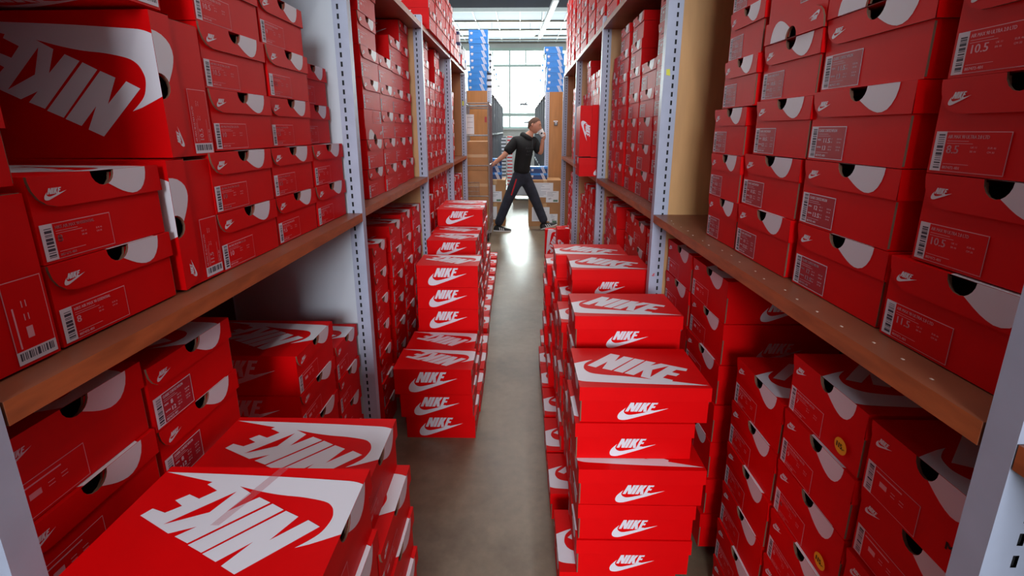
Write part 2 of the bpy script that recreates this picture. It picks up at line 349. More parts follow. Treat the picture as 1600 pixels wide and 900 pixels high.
def box_meshes(L, Wd, Hh, lod):
    key = (round(L, 2), round(Wd, 2), round(Hh*200)/200, lod)
    # real dims kept exact through a small rounding step
    key = (round(L/.01)*.01, round(Wd/.006)*.006, round(Hh/.003)*.003, lod)
    if key in BCACHE: return BCACHE[key]
    L, Wd, Hh, lod = key; w = Wd/2; lh = .37*Hh; e = .0042
    T = lambda t, z, x=0.0: (x, w-t*Wd, z)          # end face: t from hinge side to front side
    hc, hr, hd = .5, .09, .5*lh
    # ---- body
    b = MB(); x0, x1, y0, y1 = e, L-e, -w+e, w
    arcb = [(hc+hr*.97*c, Hh-e-hd*.97*s) for c, s in hole_arc(6)]
    tt = lambda t, z: (x0, w-t*(Wd-e), z)
    pts = [tt(0, 0), tt(0, Hh-e)]+[tt(t, z) for t, z in arcb]+[tt(1, Hh-e), tt(1, 0)]
    b.poly(pts, 'red_card')
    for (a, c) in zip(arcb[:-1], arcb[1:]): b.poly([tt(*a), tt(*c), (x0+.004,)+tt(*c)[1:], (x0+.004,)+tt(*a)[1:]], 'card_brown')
    b.poly([(x0, y0, 0), (x1, y0, 0), (x1, y0, Hh-e), (x0, y0, Hh-e)], 'red_card')
    b.poly([(x1, y0, 0), (x1, y1, 0), (x1, y1, Hh-e), (x1, y0, Hh-e)], 'red_card')
    b.poly([(x1, y1, 0), (x0, y1, 0), (x0, y1, Hh), (x1, y1, Hh)], 'red_card')
    b.poly([(x0, y1, 0), (x1, y1, 0), (x1, y0, 0), (x0, y0, 0)], 'red_card')
    # dark sheet behind the hole: the shade inside the box put into its colour
    b.poly([(x0+.03, y0, 0), (x0+.03, y1, 0), (x0+.03, y1, Hh-.012), (x0+.03, y0, Hh-.012)], 'hole_shade')
    g = .0005
    logo(b, lambda u, v: (x0+u, y0-g, v), .29*L, .008, .39*L, (Hh-lh)*.78)
    logo(b, lambda u, v: (x1-u, y1+g, v), .18*L, Hh*.09, .62*L, Hh*.8)
    if lod > 0:   # cut cardboard edges at the near corner of the tray
        b.box((x0, y0-.0008, .003), (x0+.0035, y0, Hh-lh-.003), 'card_brown')
    bm = b.mesh('body')
    # ---- lid
    l = MB()
    l.poly([(0, -w, Hh), (L, -w, Hh), (L, w, Hh), (0, w, Hh)], 'red_card')
    arc = [(hc+hr*c, Hh-hd*s) for c, s in hole_arc(8)]
    rc = [(0, Hh-.12*lh), (.012, Hh-.42*lh), (.04, Hh-.68*lh), (.085, Hh-.88*lh), (.15, Hh-.985*lh), (.21, Hh-lh)]
    pts = [T(0, Hh)]+[T(t, z) for t, z in arc]+[T(1, Hh), T(1, Hh-lh)]+[T(t, z) for t, z in reversed(rc)]
    l.poly(pts, 'red_card')
    for a, c in zip(arc[:-1], arc[1:]): l.poly([T(*a), T(*c), T(c[0], c[1], .003), T(a[0], a[1], .003)], 'card_brown')
    path = [(1, Hh-lh)]+list(reversed(rc))+[(0, Hh)]
    for a, c in zip(path[:-1], path[1:]): l.poly([T(*a), T(*c), T(c[0], c[1], e), T(a[0], a[1], e)], 'card_brown')
    fl = .0022
    l.poly([(0, -w-fl, Hh-lh), (L, -w-fl, Hh-lh), (L, -w, Hh), (0, -w, Hh)], 'red_card')
    l.poly([(0, -w-fl, Hh-lh), (0, -w+e, Hh-lh), (L, -w+e, Hh-lh), (L, -w-fl, Hh-lh)], 'card_brown')
    l.poly([(L, -w, Hh-lh), (L, w, Hh-lh), (L, w, Hh), (L, -w, Hh)], 'red_card')
    l.poly([(L-e, -w, Hh-lh), (L-e, w, Hh-lh), (L, w, Hh-lh), (L, -w, Hh-lh)], 'card_brown')
    sx, sy = L/.373, Wd/.24
    P = lambda x, y, k=1: (x*sx, -w+y*sy, Hh+.0004*k)
    l.poly([P(*p) for p in D_M], 'print_white'); l.poly([P(x, y, 2) for x, y in D_W], 'red_card')
    l.poly([P(*p) for p in D_N], 'print_white'); l.poly([P(*p) for p in D_I], 'print_white')
    # rounded white lobe that folds over onto the end flap, beside the thumb hole
    lob = [(hc+hr*math.cos(a), Hh-hd*math.sin(a)) for a in [0, .35, .7, 1.0]]
    lob = [(hc+hr*math.cos(a), Hh-hd*math.sin(a)) for a in [0, .3, .6, .9, 1.2]]
    lob += [(t, Hh-q*lh) for t, q in ((.565, .57), (.6, .68), (.64, .79), (.68, .87), (.72, .92), (.76, .91), (.8, .83), (.83, .68), (.855, .46), (.868, .22), (.872, 0))]
    l.poly([T(t, z, -g) for t, z in lob], 'print_white')
    logo(l, lambda u, v: (-g, w-u, v), .075*Wd, Hh-.75*lh, .15*Wd, .36*lh)
    BCACHE[key] = (bm, l.mesh('lid'), L, Wd, Hh)
    return BCACHE[key]
LCACHE = {}
def label_mesh(Wd, Hh, size, style):
    """printed size label on the lower hinge-side corner of the end; style 's' short double row, 'l' long"""
    key = (round(Wd/.006)*.006, round(Hh/.003)*.003, size, style)
    if key in LCACHE: return LCACHE[key]
    Wd, Hh = key[0], key[1]; w = Wd/2
    m = MB(); lw = (.41 if style[0] == 's' else .49)*Wd; lh = .47*Hh*(1 if style[0] == 's' else .9); g = .0006
    u0 = .0045; v0 = .004
    f = lambda k: (lambda u, v: (.0042-g*k, w-u, v))
    def rect(a, b, c, d, mt, k=1): m.poly([f(k)(a, b), f(k)(c, b), f(k)(c, d), f(k)(a, d)], mt)
    P_ = 'label_white' if style[0] == 's' else 'label_pink'
    rect(u0, v0, u0+lw, v0+lh, P_)
    bw = .2*lw if style[0] == 's' else .16*lw; t = .0016 if style[0] == 's' else .0011
    if style[0] != 's': rect(u0, v0, u0+bw, v0+lh, 'label_white', 1.2)
    rect(u0+bw, v0+t, u0+lw-t, v0+lh-t, 'label_red' if style[0] == 's' else 'red_card', 1.4)
    r = random.Random(str(size)+style); z = v0+.004
    while z < v0+lh-.005:
        h = r.choice((.0012, .0022, .004, .001)); rect(u0+bw*.28, z, u0+bw*.86, min(z+h, v0+lh-.003), 'label_ink', 1.4); z += h+r.choice((.001, .002))
    a = u0+bw+.003; F = f(1.8)
    if style[1:] == 'x':   # near boxes: readable print
        title = {'s': 'CLASSIC CORTEZ NYLON', 'l': 'AIR MAX 90 ULTRA 2.0 LTD', 'm': 'NIKE AIR MAX 90 ESSENTIAL'}[style[0]]
        put_text(m, title, F, P_, width=(lw-bw)*.66, height=lh*.085, u0=a, v0=v0+lh*.83, bold=.0002)
        if style[0] == 's':
            put_text(m, size, F, P_, height=lh*.14, u0=a+lw*.16, v0=v0+lh*.50, bold=.0004)
            d = {'11.5': '13', '12': '13.5', '10.5': '12', '11': '12.5'}.get(size, '12')
            put_text(m, d, F, P_, height=lh*.14, u0=a+lw*.15, v0=v0+lh*.27, bold=.0004)
            put_text(m, 'MEN', F, P_, height=lh*.055, u0=a, v0=v0+lh*.56, bold=.0002)
            put_text(m, 'WMN', F, P_, height=lh*.055, u0=a, v0=v0+lh*.33, bold=.0002)
            rows = (.6, .5, .36, .27)
        else:
            put_text(m, size, F, P_, height=lh*.2, u0=a+.001, v0=v0+lh*.46, bold=.0004)
            rows = (.6, .5)
        for q, vv in enumerate(rows):
            for uu in (.34, .56): put_text(m, ('UK 11' if uu < .5 else 'EUR 46') if q % 2 == 0 else ('BR 44' if uu < .5 else 'CM 30'), F, P_, height=lh*.045, u0=a+lw*uu, v0=v0+lh*vv)
        for vv, ww in ((.76, .3), (.70, .36), (.19, .36)): rect(a, v0+lh*vv, a+lw*ww, v0+lh*vv+.0006, P_, 1.8)
        put_text(m, '807472-401', F, P_, height=lh*.07, u0=a, v0=v0+lh*.07, bold=.0002)
    else:
        rect(a, v0+lh*.83, a+lw*.5, v0+lh*.87, P_, 1.8)
        rect(a+lw*.1, v0+lh*.48, a+lw*.24, v0+lh*.64, P_, 1.8)
        for uu, vv in ((.4, .6), (.4, .5), (.6, .6), (.6, .5)): rect(a+lw*uu*.8, v0+lh*vv, a+lw*(uu*.8+.08), v0+lh*vv+.0012, P_, 1.8)
    LCACHE[key] = m.mesh('size_label'); return LCACHE[key]
def sticker_mesh():
    m = MB(); pts = [(.0012, .017*math.cos(a*math.pi/12), .017*math.sin(a*math.pi/12)) for a in range(24)]
    m.poly([(-.0004, -p[1], p[2]) for p in pts], 'sticker_yellow')
    put_text(m, '115.-', lambda u, v: (-.0009, -u, v), 'ink_black', width=.024, height=.011, u0=-.0125, v0=-.005, bold=.0008)
    return m.mesh('price_sticker')
STK = sticker_mesh()
# orientation matrices (columns = images of local x, y, z)
def basis(x, y, z): return Matrix(((x[0], y[0], z[0], 0), (x[1], y[1], z[1], 0), (x[2], y[2], z[2], 0), (0, 0, 0, 1)))
B_R = basis((1,0,0), (0,1,0), (0,0,1))
B_L = basis((-1,0,0), (0,-1,0), (0,0,1))
B_RU = basis((1,0,0), (0,-1,0), (0,0,-1))          # upside down on the right
B_LU = basis((-1,0,0), (0,1,0), (0,0,-1))
B_LS = basis((-1,0,0), (0,0,-1), (0,-1,0))         # on its long side, lid to the camera
B_RS = basis((1,0,0), (0,0,1), (0,-1,0))
B_V = basis((0,0,-1), (0,1,0), (1,0,0))            # on end, long side to the camera
B_VL = basis((0,0,-1), (1,0,0), (0,-1,0))          # on end, lid to the camera
BOXES = []   # specs: corner position etc.
LEN = .385
def bx(B, pos, Wd, Hh, label, group, size='', style='l', L=None, jit=1, sticker=None):
    BOXES.append(dict(B=B, pos=pos, W=Wd, H=Hh, label=label, group=group, size=size, style=style, L=L or LEN, jit=jit, sticker=sticker))
ORD = ['bottom', 'second', 'third', 'fourth', 'fifth', 'sixth', 'seventh', 'eighth', 'ninth', 'tenth', 'eleventh']
def up(k): return 'lowest' if k == 0 else ORD[k]+' up'
sizes = ['8', '8.5', '9', '9.5', '10', '10.5', '11', '11.5', '12']
rg = random.Random(11)
def column(sgn, xface, ya, yb, base, h, n, colname, shelfname, group, sz=None, style='l', rec=0, flip=(), L=None, stickers=None, k0=0):
    """stack of flat boxes with their ends at the aisle; ya<yb"""
    for k in range(n):
        Wd = yb-ya-.004; x = xface+sgn*rec; yc = (ya+yb)/2; z = base+k*h
        s = (sz[k % len(sz)] if sz else rg.choice(sizes))
        j = rg.uniform(-.0025, .0025); x += sgn*rg.uniform(-.002, .005)
        fl = k in flip
        lab = ('upside-down red shoe box, ' if fl else 'red shoe box, ')+up(k+k0)+' in '+colname+', '+shelfname
        B = (B_RU if fl else B_R) if sgn > 0 else (B_LU if fl else B_L)
        zz = z+(h-.0015 if fl else 0)
        bx(B, (x, yc+j, zz), Wd, h-.0015, lab, group, s, style, L=L, sticker=(stickers or {}).get(k))
BL, BR = -.68, .64
gp = 'red shoe boxes on the %s'
# ---- left nearest bay, upper shelf
g = gp % 'left nearest upper shelf'; sn = 'left nearest bay upper shelf'
column(-1, BL, 1.515, 1.77, 1.178, .137, 2, 'stack beside white panel', sn, g, ['8.5', '9'], 'lx')
column(-1, BL, 1.548, 1.765, 1.454, .1335, 2, 'stack beside white panel', sn, g, ['9', '8.5'], 'lx', rec=.035, k0=2)
column(-1, BL, 1.256, 1.508, 1.178, .1372, 2, 'second stack from white panel', sn, g, ['9.5', '8.5'], 'lx')
column(-1, BL, 1.292, 1.541, 1.454, .137, 3, 'second stack from white panel', sn, g, ['9.5', '8.5', '9'], 'lx', k0=2, rec=.004)
column(-1, BL, 1.0, 1.252, 1.178, .1372, 2, 'third stack from white panel', sn, g, ['10', '10'], 'lx')
column(-1, BL, 1.034, 1.287, 1.454, .137, 4, 'third stack from white panel', sn, g, ['10', '10.5', '10.5', '10.5'], 'lx', k0=2, rec=.004)
bx(B_LS, (BL, 1.0, 1.312), .262, .128, 'red shoe box on its side on left upper shelf, size 11.5 label', g, '11.5', 'lx')
bx(B_LS, (BL, 1.026, 1.5815), .268, .133, 'big red shoe box on its side, hugely lettered lid facing camera, size 10.5', g, '10.5', 'lx')
bx(B_LS, (BL, .93, 1.853), .262, .128, 'red shoe box on its side above the big lettered lid, cut by top of frame', g, '10', 'l')
column(-1, BL, .618, .856, 1.18, .129, 2, 'stack of two size 8', sn, g, ['8', '8'], 'mx')
bx(B_LS, (BL, .612, 1.3), .24, .125, 'dark blurred red shoe box on its side, leftmost on the left upper shelf', g, '9', 'l')
bx(B_L, (BL+.0, .548, 1.427), .12, .12, 'blurred red shoe box on top of the leftmost standing box, at the left frame edge', g, '9', 'l')
# ---- left nearest bay, under the shelf
g = gp % 'left nearest lower shelf'; sn = 'left nearest bay below shelf'
column(-1, BL, .485, .735, .0, .137, 8, 'stack nearest camera', sn, g, ['9', '9.5'], 'l')
column(-1, BL, .742, .985, .0, .1345, 8, 'second stack from camera', sn, g, ['8'], 'sx')
column(-1, BL, 1.265, 1.535, .0, .1375, 6, 'third stack from camera', sn, g, ['9'], 'l')
column(-1, BL, 1.545, 1.765, .0, .142, 5, 'fourth stack from camera', sn, g, ['9'], 'l')
# ---- right nearest bay, upper shelf
g = gp % 'right nearest upper shelf'; sn = 'right nearest bay upper shelf'
column(1, BR, 1.34, 1.555, 1.15, .1385, 3, 'stack beside wood panel', sn, g, ['11', '10.5', '11'], 'sx')
column(1, BR, 1.308, 1.515, 1.567, .137, 4, 'stack beside wood panel', sn, g, ['11', '10.5', '11', '12'], 'sx', k0=3)
column(1, BR, 1.062, 1.33, 1.15, .143, 2, 'second stack from wood', sn, g, ['11', '11.5'], 'sx')
column(1, BR, 1.047, 1.288, 1.437, .1385, 4, 'second stack from wood', sn, g, ['10.5', '10.5', '11', '11'], 'sx', flip=(2,), k0=2)
column(1, BR, .776, 1.045, 1.15, .1435, 6, 'third stack from wood', sn, g, ['12', '12', '11.5', '11.5', '12', '12'], 'sx', flip=(4,))
column(1, BR, .508, .765, 1.15, .1435, 1, 'stack nearest camera', sn, g, ['11.5'], 'lx')
column(1, BR, .508, .738, 1.295, .1405, 5, 'stack nearest camera', sn, g, ['10.5', '8.5', '10.5', '11', '9'], 'lx', k0=1)
# ---- right nearest bay, under the shelf
g = gp % 'right nearest lower shelf'; sn = 'right nearest bay below shelf'
column(1, BR, 1.635, 1.915, .05, .1425, 7, 'stack beside post', sn, g, ['9'], 'l')
column(1, BR, 1.34, 1.625, .05, .1425, 7, 'second stack from post', sn, g, ['9'], 'l')
column(1, BR, .99, 1.235, .0, .142, 6, 'third stack from post', sn, g, ['7.5'], 'lx')
column(1, BR, .744, .983, .0, .142, 7, 'fourth stack from post', sn, g, ['6', '7', '6', '8', '6', '9', '7'], 'lx', stickers={6: .78, 4: .78})
column(1, BR, .507, .737, .0, .142, 7, 'stack nearest camera', sn, g, ['7', '7.5'], 'l')
# ---- left second bay
g = gp % 'left second upper shelf'; sn = 'left second bay upper shelf'
cols = [(1.84, 2.055, .04, 7, ()), (2.062, 2.315, 0, 7, (2,)), (2.322, 2.565, 0, 5, ()), (2.572, 2.83, .01, 6, ()), (2.84, 3.06, .02, 7, ())]
nmz = ['first stack', 'second stack', 'third stack', 'fourth stack', 'fifth stack', 'sixth stack']
for i, (a, b, rc, n, fl) in enumerate(cols): column(-1, BL, a, b, 1.192, .1335, n, nmz[i]+' from camera', sn, g, style='l', rec=rc, flip=fl)
g = gp % 'left second lower shelf'; sn = 'left second bay below shelf'
for i, (a, b, rc, n, h) in enumerate([(1.835, 2.005, .06, 5, .139), (2.012, 2.225, -.01, 7, .139), (2.33, 2.56, 0, 7, .144), (2.59, 2.82, 0, 7, .146), (2.85, 3.08, 0, 7, .145)]):
    column(-1, BL, a, b, .0, h, n, nmz[i]+' from camera', sn, g, style='l', rec=rc)
# ---- right second bay
g = gp % 'right second upper shelf'; sn = 'right second bay upper shelf'
for i, (a, b, rc, n, fl) in enumerate([(1.985, 2.275, 0, 7, ()), (2.29, 2.56, 0, 5, ()), (2.575, 2.815, 0, 7, ()), (2.865, 3.105, 0, 7, ()), (3.125, 3.33, 0, 6, (5,))]):
    column(1, BR, a, b, 1.155, .1365, n, nmz[i]+' from camera', sn, g, style='s', rec=rc, flip=fl)
g = gp % 'right second lower shelf'; sn = 'right second bay below shelf'
for i, (a, b) in enumerate([(1.985, 2.25), (2.27, 2.52), (2.56, 2.8), (2.86, 3.1), (3.12, 3.36)]):
    column(1, BR, a, b, .03, .142, 7, nmz[i]+' from camera', sn, g, style='l', rec=(0, 0, .02, -.02, 0)[i])
# ---- third bays
g = gp % 'left third upper shelf'; sn = 'left third bay upper shelf'
for i, (a, b, n) in enumerate([(3.17, 3.375, 7), (3.385, 3.6, 7), (3.61, 3.83, 5), (3.84, 4.07, 7), (4.08, 4.31, 6)]): column(-1, BL, a, b, 1.203, .132, n, nmz[i]+' from camera', sn, g)
g = gp % 'left third lower shelf'; sn = 'left third bay below shelf'
for i, (a, b) in enumerate([(3.17, 3.375), (3.385, 3.6), (3.61, 3.83), (3.84, 4.07), (4.08, 4.31)]): column(-1, BL, a, b, .0, .1445, 8 if i != 1 else 7, nmz[i]+' from camera', sn, g)
g = gp % 'right third upper shelf'; sn = 'right third bay upper shelf'
for i, (a, b, n) in enumerate([(3.46, 3.70, 0), (3.86, 4.08, 6), (4.1, 4.34, 6), (4.36, 4.58, 7), (4.6, 4.82, 5)]): column(1, BR, a, b, 1.157, .1365, n, nmz[i]+' from camera', sn, g)
bx(B_R, (.45, 3.62, 1.156), .236, .140, 'red shoe box jutting out of the right shelf into the aisle', g, '9', 'l')
bx(B_V, (.449, 3.61, 1.297+.385), .236, .138, 'red shoe box standing upright on the box jutting out of the right shelf', g, '9', 'l')
g = gp % 'right third lower shelf'; sn = 'right third bay below shelf'
for i, (a, b, n) in enumerate([(3.46, 3.7, 7), (3.72, 3.96, 6), (3.98, 4.22, 7), (4.3, 4.52, 7), (4.56, 4.78, 6)]): column(1, BR, a, b, .0, .1425, n, nmz[i]+' from camera', sn, g)
# ---- fourth bays
g = gp % 'left fourth upper shelf'; sn = 'left fourth bay upper shelf'
for i, (a, b, n) in enumerate([(4.41, 4.64, 5), (4.65, 4.86, 5)]): column(-1, BL, a, b, 1.207, .1335, n, nmz[i]+' from camera', sn, g)
g = gp % 'left fourth lower shelf'; sn = 'left fourth bay below shelf'
for i, (a, b, n) in enumerate([(4.41, 4.64, 7), (4.66, 4.9, 7), (4.92, 5.14, 7), (5.16, 5.38, 7)]): column(-1, BL, a, b, .0, .145, n, nmz[i]+' from camera', sn, g)
g = gp % 'right fourth upper shelf'; sn = 'right fourth bay upper shelf'
for i, (a, b, n) in enumerate([(4.98, 5.22, 6), (5.24, 5.48, 7), (5.5, 5.74, 6)]): column(1, BR, a, b, 1.157, .1365, n, nmz[i]+' from camera', sn, g)
g = gp % 'right fourth lower shelf'; sn = 'right fourth bay below shelf'
for i, (a, b, n) in enumerate([(4.98, 5.22, 7), (5.24, 5.48, 6), (5.5, 5.74, 7), (5.76, 6.0, 6)]): column(1, BR, a, b, .0, .1425, n, nmz[i]+' from camera', sn, g)
# ---- top shelves
g = gp % 'left top board'; sn = 'left rack, top board'
for i, (a, b, n) in enumerate([(3.3, 3.55, 4), (3.56, 3.8, 4), (3.81, 4.03, 4), (4.04, 4.2, 4), (4.25, 4.45, 3), (4.47, 4.66, 2), (4.68, 4.86, 1)]):
    column(-1, -.605, a, b, 2.166, .135, n, ['first', 'second', 'third', 'fourth', 'fifth', 'sixth', 'seventh'][i]+' stack from camera', sn, g)
g = gp % 'right top board'; sn = 'right rack, top board'
for i, (a, b, n) in enumerate([(2.62, 2.95, 4), (3.02, 3.36, 4), (3.44, 3.84, 5), (3.9, 4.26, 5), (4.34, 4.72, 6), (4.82, 5.16, 6), (5.26, 5.56, 6), (5.66, 5.92, 6), (5.98, 6.22, 6)]):
    column(1, .585, a, b, 2.216, .137, n, ['first', 'second', 'third', 'fourth', 'fifth', 'sixth', 'seventh', 'eighth', 'ninth'][i]+' stack from camera', sn, g)
# ---- floor stacks, left of the aisle (hinged back toward the camera)
def fstack(sgn, name, xin, ya, hs, Ls=None, Wd=.238, offs=None, group='', dy=None, note=None):
    """xin = x of the aisle-side end; hs = heights bottom up"""
    z = 0
    for k, h in enumerate(hs):
        x = xin+(offs[k] if offs else 0)
        y = ya+Wd/2+(dy[k] if dy else 0)
        n = len(hs)-1-k
        pos = 'topmost' if n == 0 else ('lowest' if k == 0 else ORD[k]+' up')
        lab = (note[k] if note and k in note else 'red shoe box, %s in the %s' % (pos, name))
        bx(B_L if sgn < 0 else B_R, (x, y, z), Wd, h-.0012, lab, group, '9', 'l', L=(Ls[k] if Ls else .373), jit=.6)
        z += h
g = 'red shoe boxes stacked on the floor left of the aisle'
fstack(-1, 'nearest floor stack left of the aisle', -.262, .457, [.13]*7, group=g, Ls=[.36]*6+[.362], offs=[.01, .0, .005, 0, .005, .0, -.004],
       note={6: 'nearest red shoe box at lower left, huge white lettering on its lid'})
fstack(-1, 'second floor stack left of the aisle', -.262, .702, [.119]*6+[.126], group=g, offs=[.004, .008, 0, .006, .002, 0, -.026],
       note={6: 'red shoe box with lettered lid, just behind the nearest one at lower left'})
fstack(-1, 'third floor stack left of the aisle', -.211, 1.965, [.129, .125, .135], group=g, Ls=[.352, .36, .385], offs=[0, -.008, -.012], dy=[.02, 0, 0], Wd=.215)
fstack(-1, 'fourth floor stack left of the aisle', -.205, 2.185, [.129, .125, .13], group=g, Ls=[.352, .36, .36], offs=[0, -.02, -.03], Wd=.215, dy=[.02, 0, 0])
fstack(-1, 'fifth floor stack left of the aisle', -.207, 2.41, [.1285]*6, group=g, Ls=[.35]+[.352]*5, offs=[0, -.02, -.025, -.02, -.018, -.018], Wd=.23, dy=[.03]+[0]*5)
fstack(-1, 'sixth floor stack left of the aisle', -.212, 2.68, [.127]*4+[.13], group=g, Ls=[.35]*5, offs=[0, -.03, -.025, -.03, -.03])
fstack(-1, 'seventh floor stack left of the aisle', -.222, 3.0, [.1285]*6, group=g, Ls=[.35]+[.34]*5, offs=[0, -.06, -.065, -.06, -.065, -.07], Wd=.235)
fstack(-1, 'eighth floor stack left of the aisle', -.230, 3.24, [.1285]*6, group=g, Ls=[.35]*6, offs=[0, -.055, -.06, -.06, -.06, -.06], Wd=.23)
fstack(-1, 'ninth floor stack left of the aisle', -.236, 3.475, [.129]*7, group=g, Ls=[.36]*7, offs=[0, -.04, -.045, -.05, -.045, -.04, -.045], Wd=.235)
fstack(-1, 'tenth floor stack left of the aisle', -.238, 3.72, [.129]*7, group=g, Ls=[.36]*7, offs=[0, -.04, -.045, -.05, -.045, -.04, -.045], Wd=.235)
for i, y in enumerate([3.98, 4.26, 4.55, 4.84]):
    fstack(-1, '%s floor stack left of the aisle' % ['eleventh', 'twelfth', 'thirteenth', 'farthest'][i], -.236-.005*i, y, [.127] if i > 1 else [.127, .127, .127], group=g, offs=[0, -.05, -.05], Ls=[.33]*3)
# ---- floor stacks, right of the aisle
g = 'red shoe boxes stacked on the floor right of the aisle'
NR = 'nearest floor stack right of the aisle'
for k, (x, y, z, w, h, L) in enumerate([(.13, 1.27, 0, .24, .155, .36), (.178, 1.262, .156, .24, .129, .348), (.179, 1.262, .286, .24, .1285, .354), (.176, 1.258, .4155, .24, .1245, .371), (.167, 1.3, .5405, .24, .122, .352), (.176, 1.302, .663, .241, .117, .375)]):
    lab = ['red shoe box, lowest in the '+NR, 'red shoe box, second up in the '+NR, 'red shoe box, third up in the '+NR, 'red shoe box, fourth up in nearest right floor stack, thin white lid edge showing',
           'red shoe box, second from top of the nearest stack right of the aisle', 'red shoe box with big white lettering on lid, topmost of nearest stack right of aisle'][k]
    bx(B_R, (x, y, z), w, h-.001, lab, g, '9', 'l', L=L, jit=.3)
fstack(1, 'second floor stack right of the aisle', .125, 1.50, [.122]*6+[.132], group=g, Ls=[.37]*6+[.378], offs=[0, .07, .065, .06, .066, .07, .073], Wd=.228)
fstack(1, 'third floor stack right of the aisle', .125, 1.745, [.122]*6, group=g, offs=[0, .055, .06, .05, .06, .05], Wd=.236)
fstack(1, 'fourth floor stack right of the aisle', .130, 2.0, [.124]*6+[.136], group=g, Ls=[.37]*6+[.36], offs=[0, .06, .05, .06, .05, .07, .113], Wd=.245)
fstack(1, 'fifth floor stack right of the aisle', .130, 2.26, [.125]*7, group=g, offs=[0, .03, .04, .045, .05, .055, .06], Wd=.235)
fstack(1, 'sixth floor stack right of the aisle', .130, 2.5, [.125]*6, group=g, offs=[0, .03, .02, .03, .02, .03], Wd=.24)
fstack(1, 'seventh floor stack right of the aisle', .150, 2.76, [.125]*5, group=g, offs=[0, .03, .02, .03, .02], Wd=.24)
bx(B_VL, (.425, 5.40, .352), .236, .13, 'red shoe box standing on end at right of far aisle, white swoosh on lid', 'upright red shoe boxes in the far aisle', '9', 'l', L=.35)
bx(B_V, (.430, 5.14, .412), .20, .138, 'red shoe box standing on end with small white logo, beside the right rack', 'upright red shoe boxes in the far aisle', '9', 'l', L=.41)
DROP = set()
#DROP_LINE
# projected size decides which 300 are single things
cw = Matrix.Translation(cam.location) @ cam.rotation_euler.to_matrix().to_4x4(); ci = cw.inverted()
def proj(p):
    q = ci @ Vector(p); return (800+711*q.x/-q.z, 370-711*q.y/-q.z) if q.z < -.05 else None
for i, d in enumerate(BOXES):
    B = d['B']; M = Matrix.Translation(d['pos']) @ B
    c = [proj(M @ Vector(v)) for v in ((0, -d['W']/2, 0), (0, d['W']/2, 0), (0, d['W']/2, d['H']), (0, -d['W']/2, d['H']))]
    d['i'] = i
    d['near'] = max(0, 10-(M @ Vector((0, 0, 0))).y)
rank = {}
TOP = [16, 529, 29, 68, 19, 107, 69, 65, 64, 536, 18, 593, 63, 100, 70, 28, 20, 15, 43, 37, 62, 591, 600, 99, 71, 592, 86, 36, 590, 589, 106, 98, 93, 12, 59, 539, 10, 11, 87, 57, 56, 58, 9, 613, 42, 13, 535, 92, 91, 60, 7, 8, 548, 5, 90, 51, 52, 53, 6, 4, 97, 538, 85, 17, 537, 50, 547, 588, 546, 49, 1, 542, 559, 336, 83, 594, 0, 620, 48, 80, 572, 89, 84, 158, 81, 47, 79, 534, 120, 119, 2, 118, 191, 3, 82, 117, 528, 116, 66, 190, 115, 151, 132, 139, 632, 165, 21, 105, 601, 150, 149, 606, 218, 232, 146, 148, 184, 147, 157, 335, 156, 183, 607, 181, 172, 453, 182, 126, 121, 154, 155, 46, 123, 180, 125, 41, 124, 122, 565, 225, 189, 145, 579, 130, 187, 197, 188, 198, 185, 186, 231, 454, 131, 195, 163, 604, 129, 164, 602, 161, 196, 193, 533, 192, 128, 597, 626, 96, 162, 194, 612, 127, 633, 615, 54, 171, 265, 545, 614, 619, 625, 264, 137, 329, 78, 135, 138, 178, 224, 133, 479, 540, 596, 177, 201, 88, 203, 599, 605, 176, 483, 609, 153, 457, 617, 489, 136, 160, 200, 204, 621, 598, 134, 175, 294, 611, 623, 170, 173, 217, 494, 543, 616, 199, 202, 239, 495, 595, 458, 488, 554, 179, 238, 356, 461, 293, 249, 258, 493, 549, 560, 174, 247, 257, 262, 603, 251, 322, 354, 363, 618, 252, 484, 255, 302, 500, 253, 259, 261, 270, 286, 315, 469, 541, 248, 256, 260, 355, 362, 508, 544, 624, 211, 250, 254, 501, 573, 271, 301, 309, 316, 499, 571, 263, 266, 285, 292, 407, 462, 466, 470, 580, 267, 268, 269, 328, 360, 467, 471, 472]  # the boxes that show largest in the picture
rank = {i: 1e6-k for k, i in enumerate(TOP)}
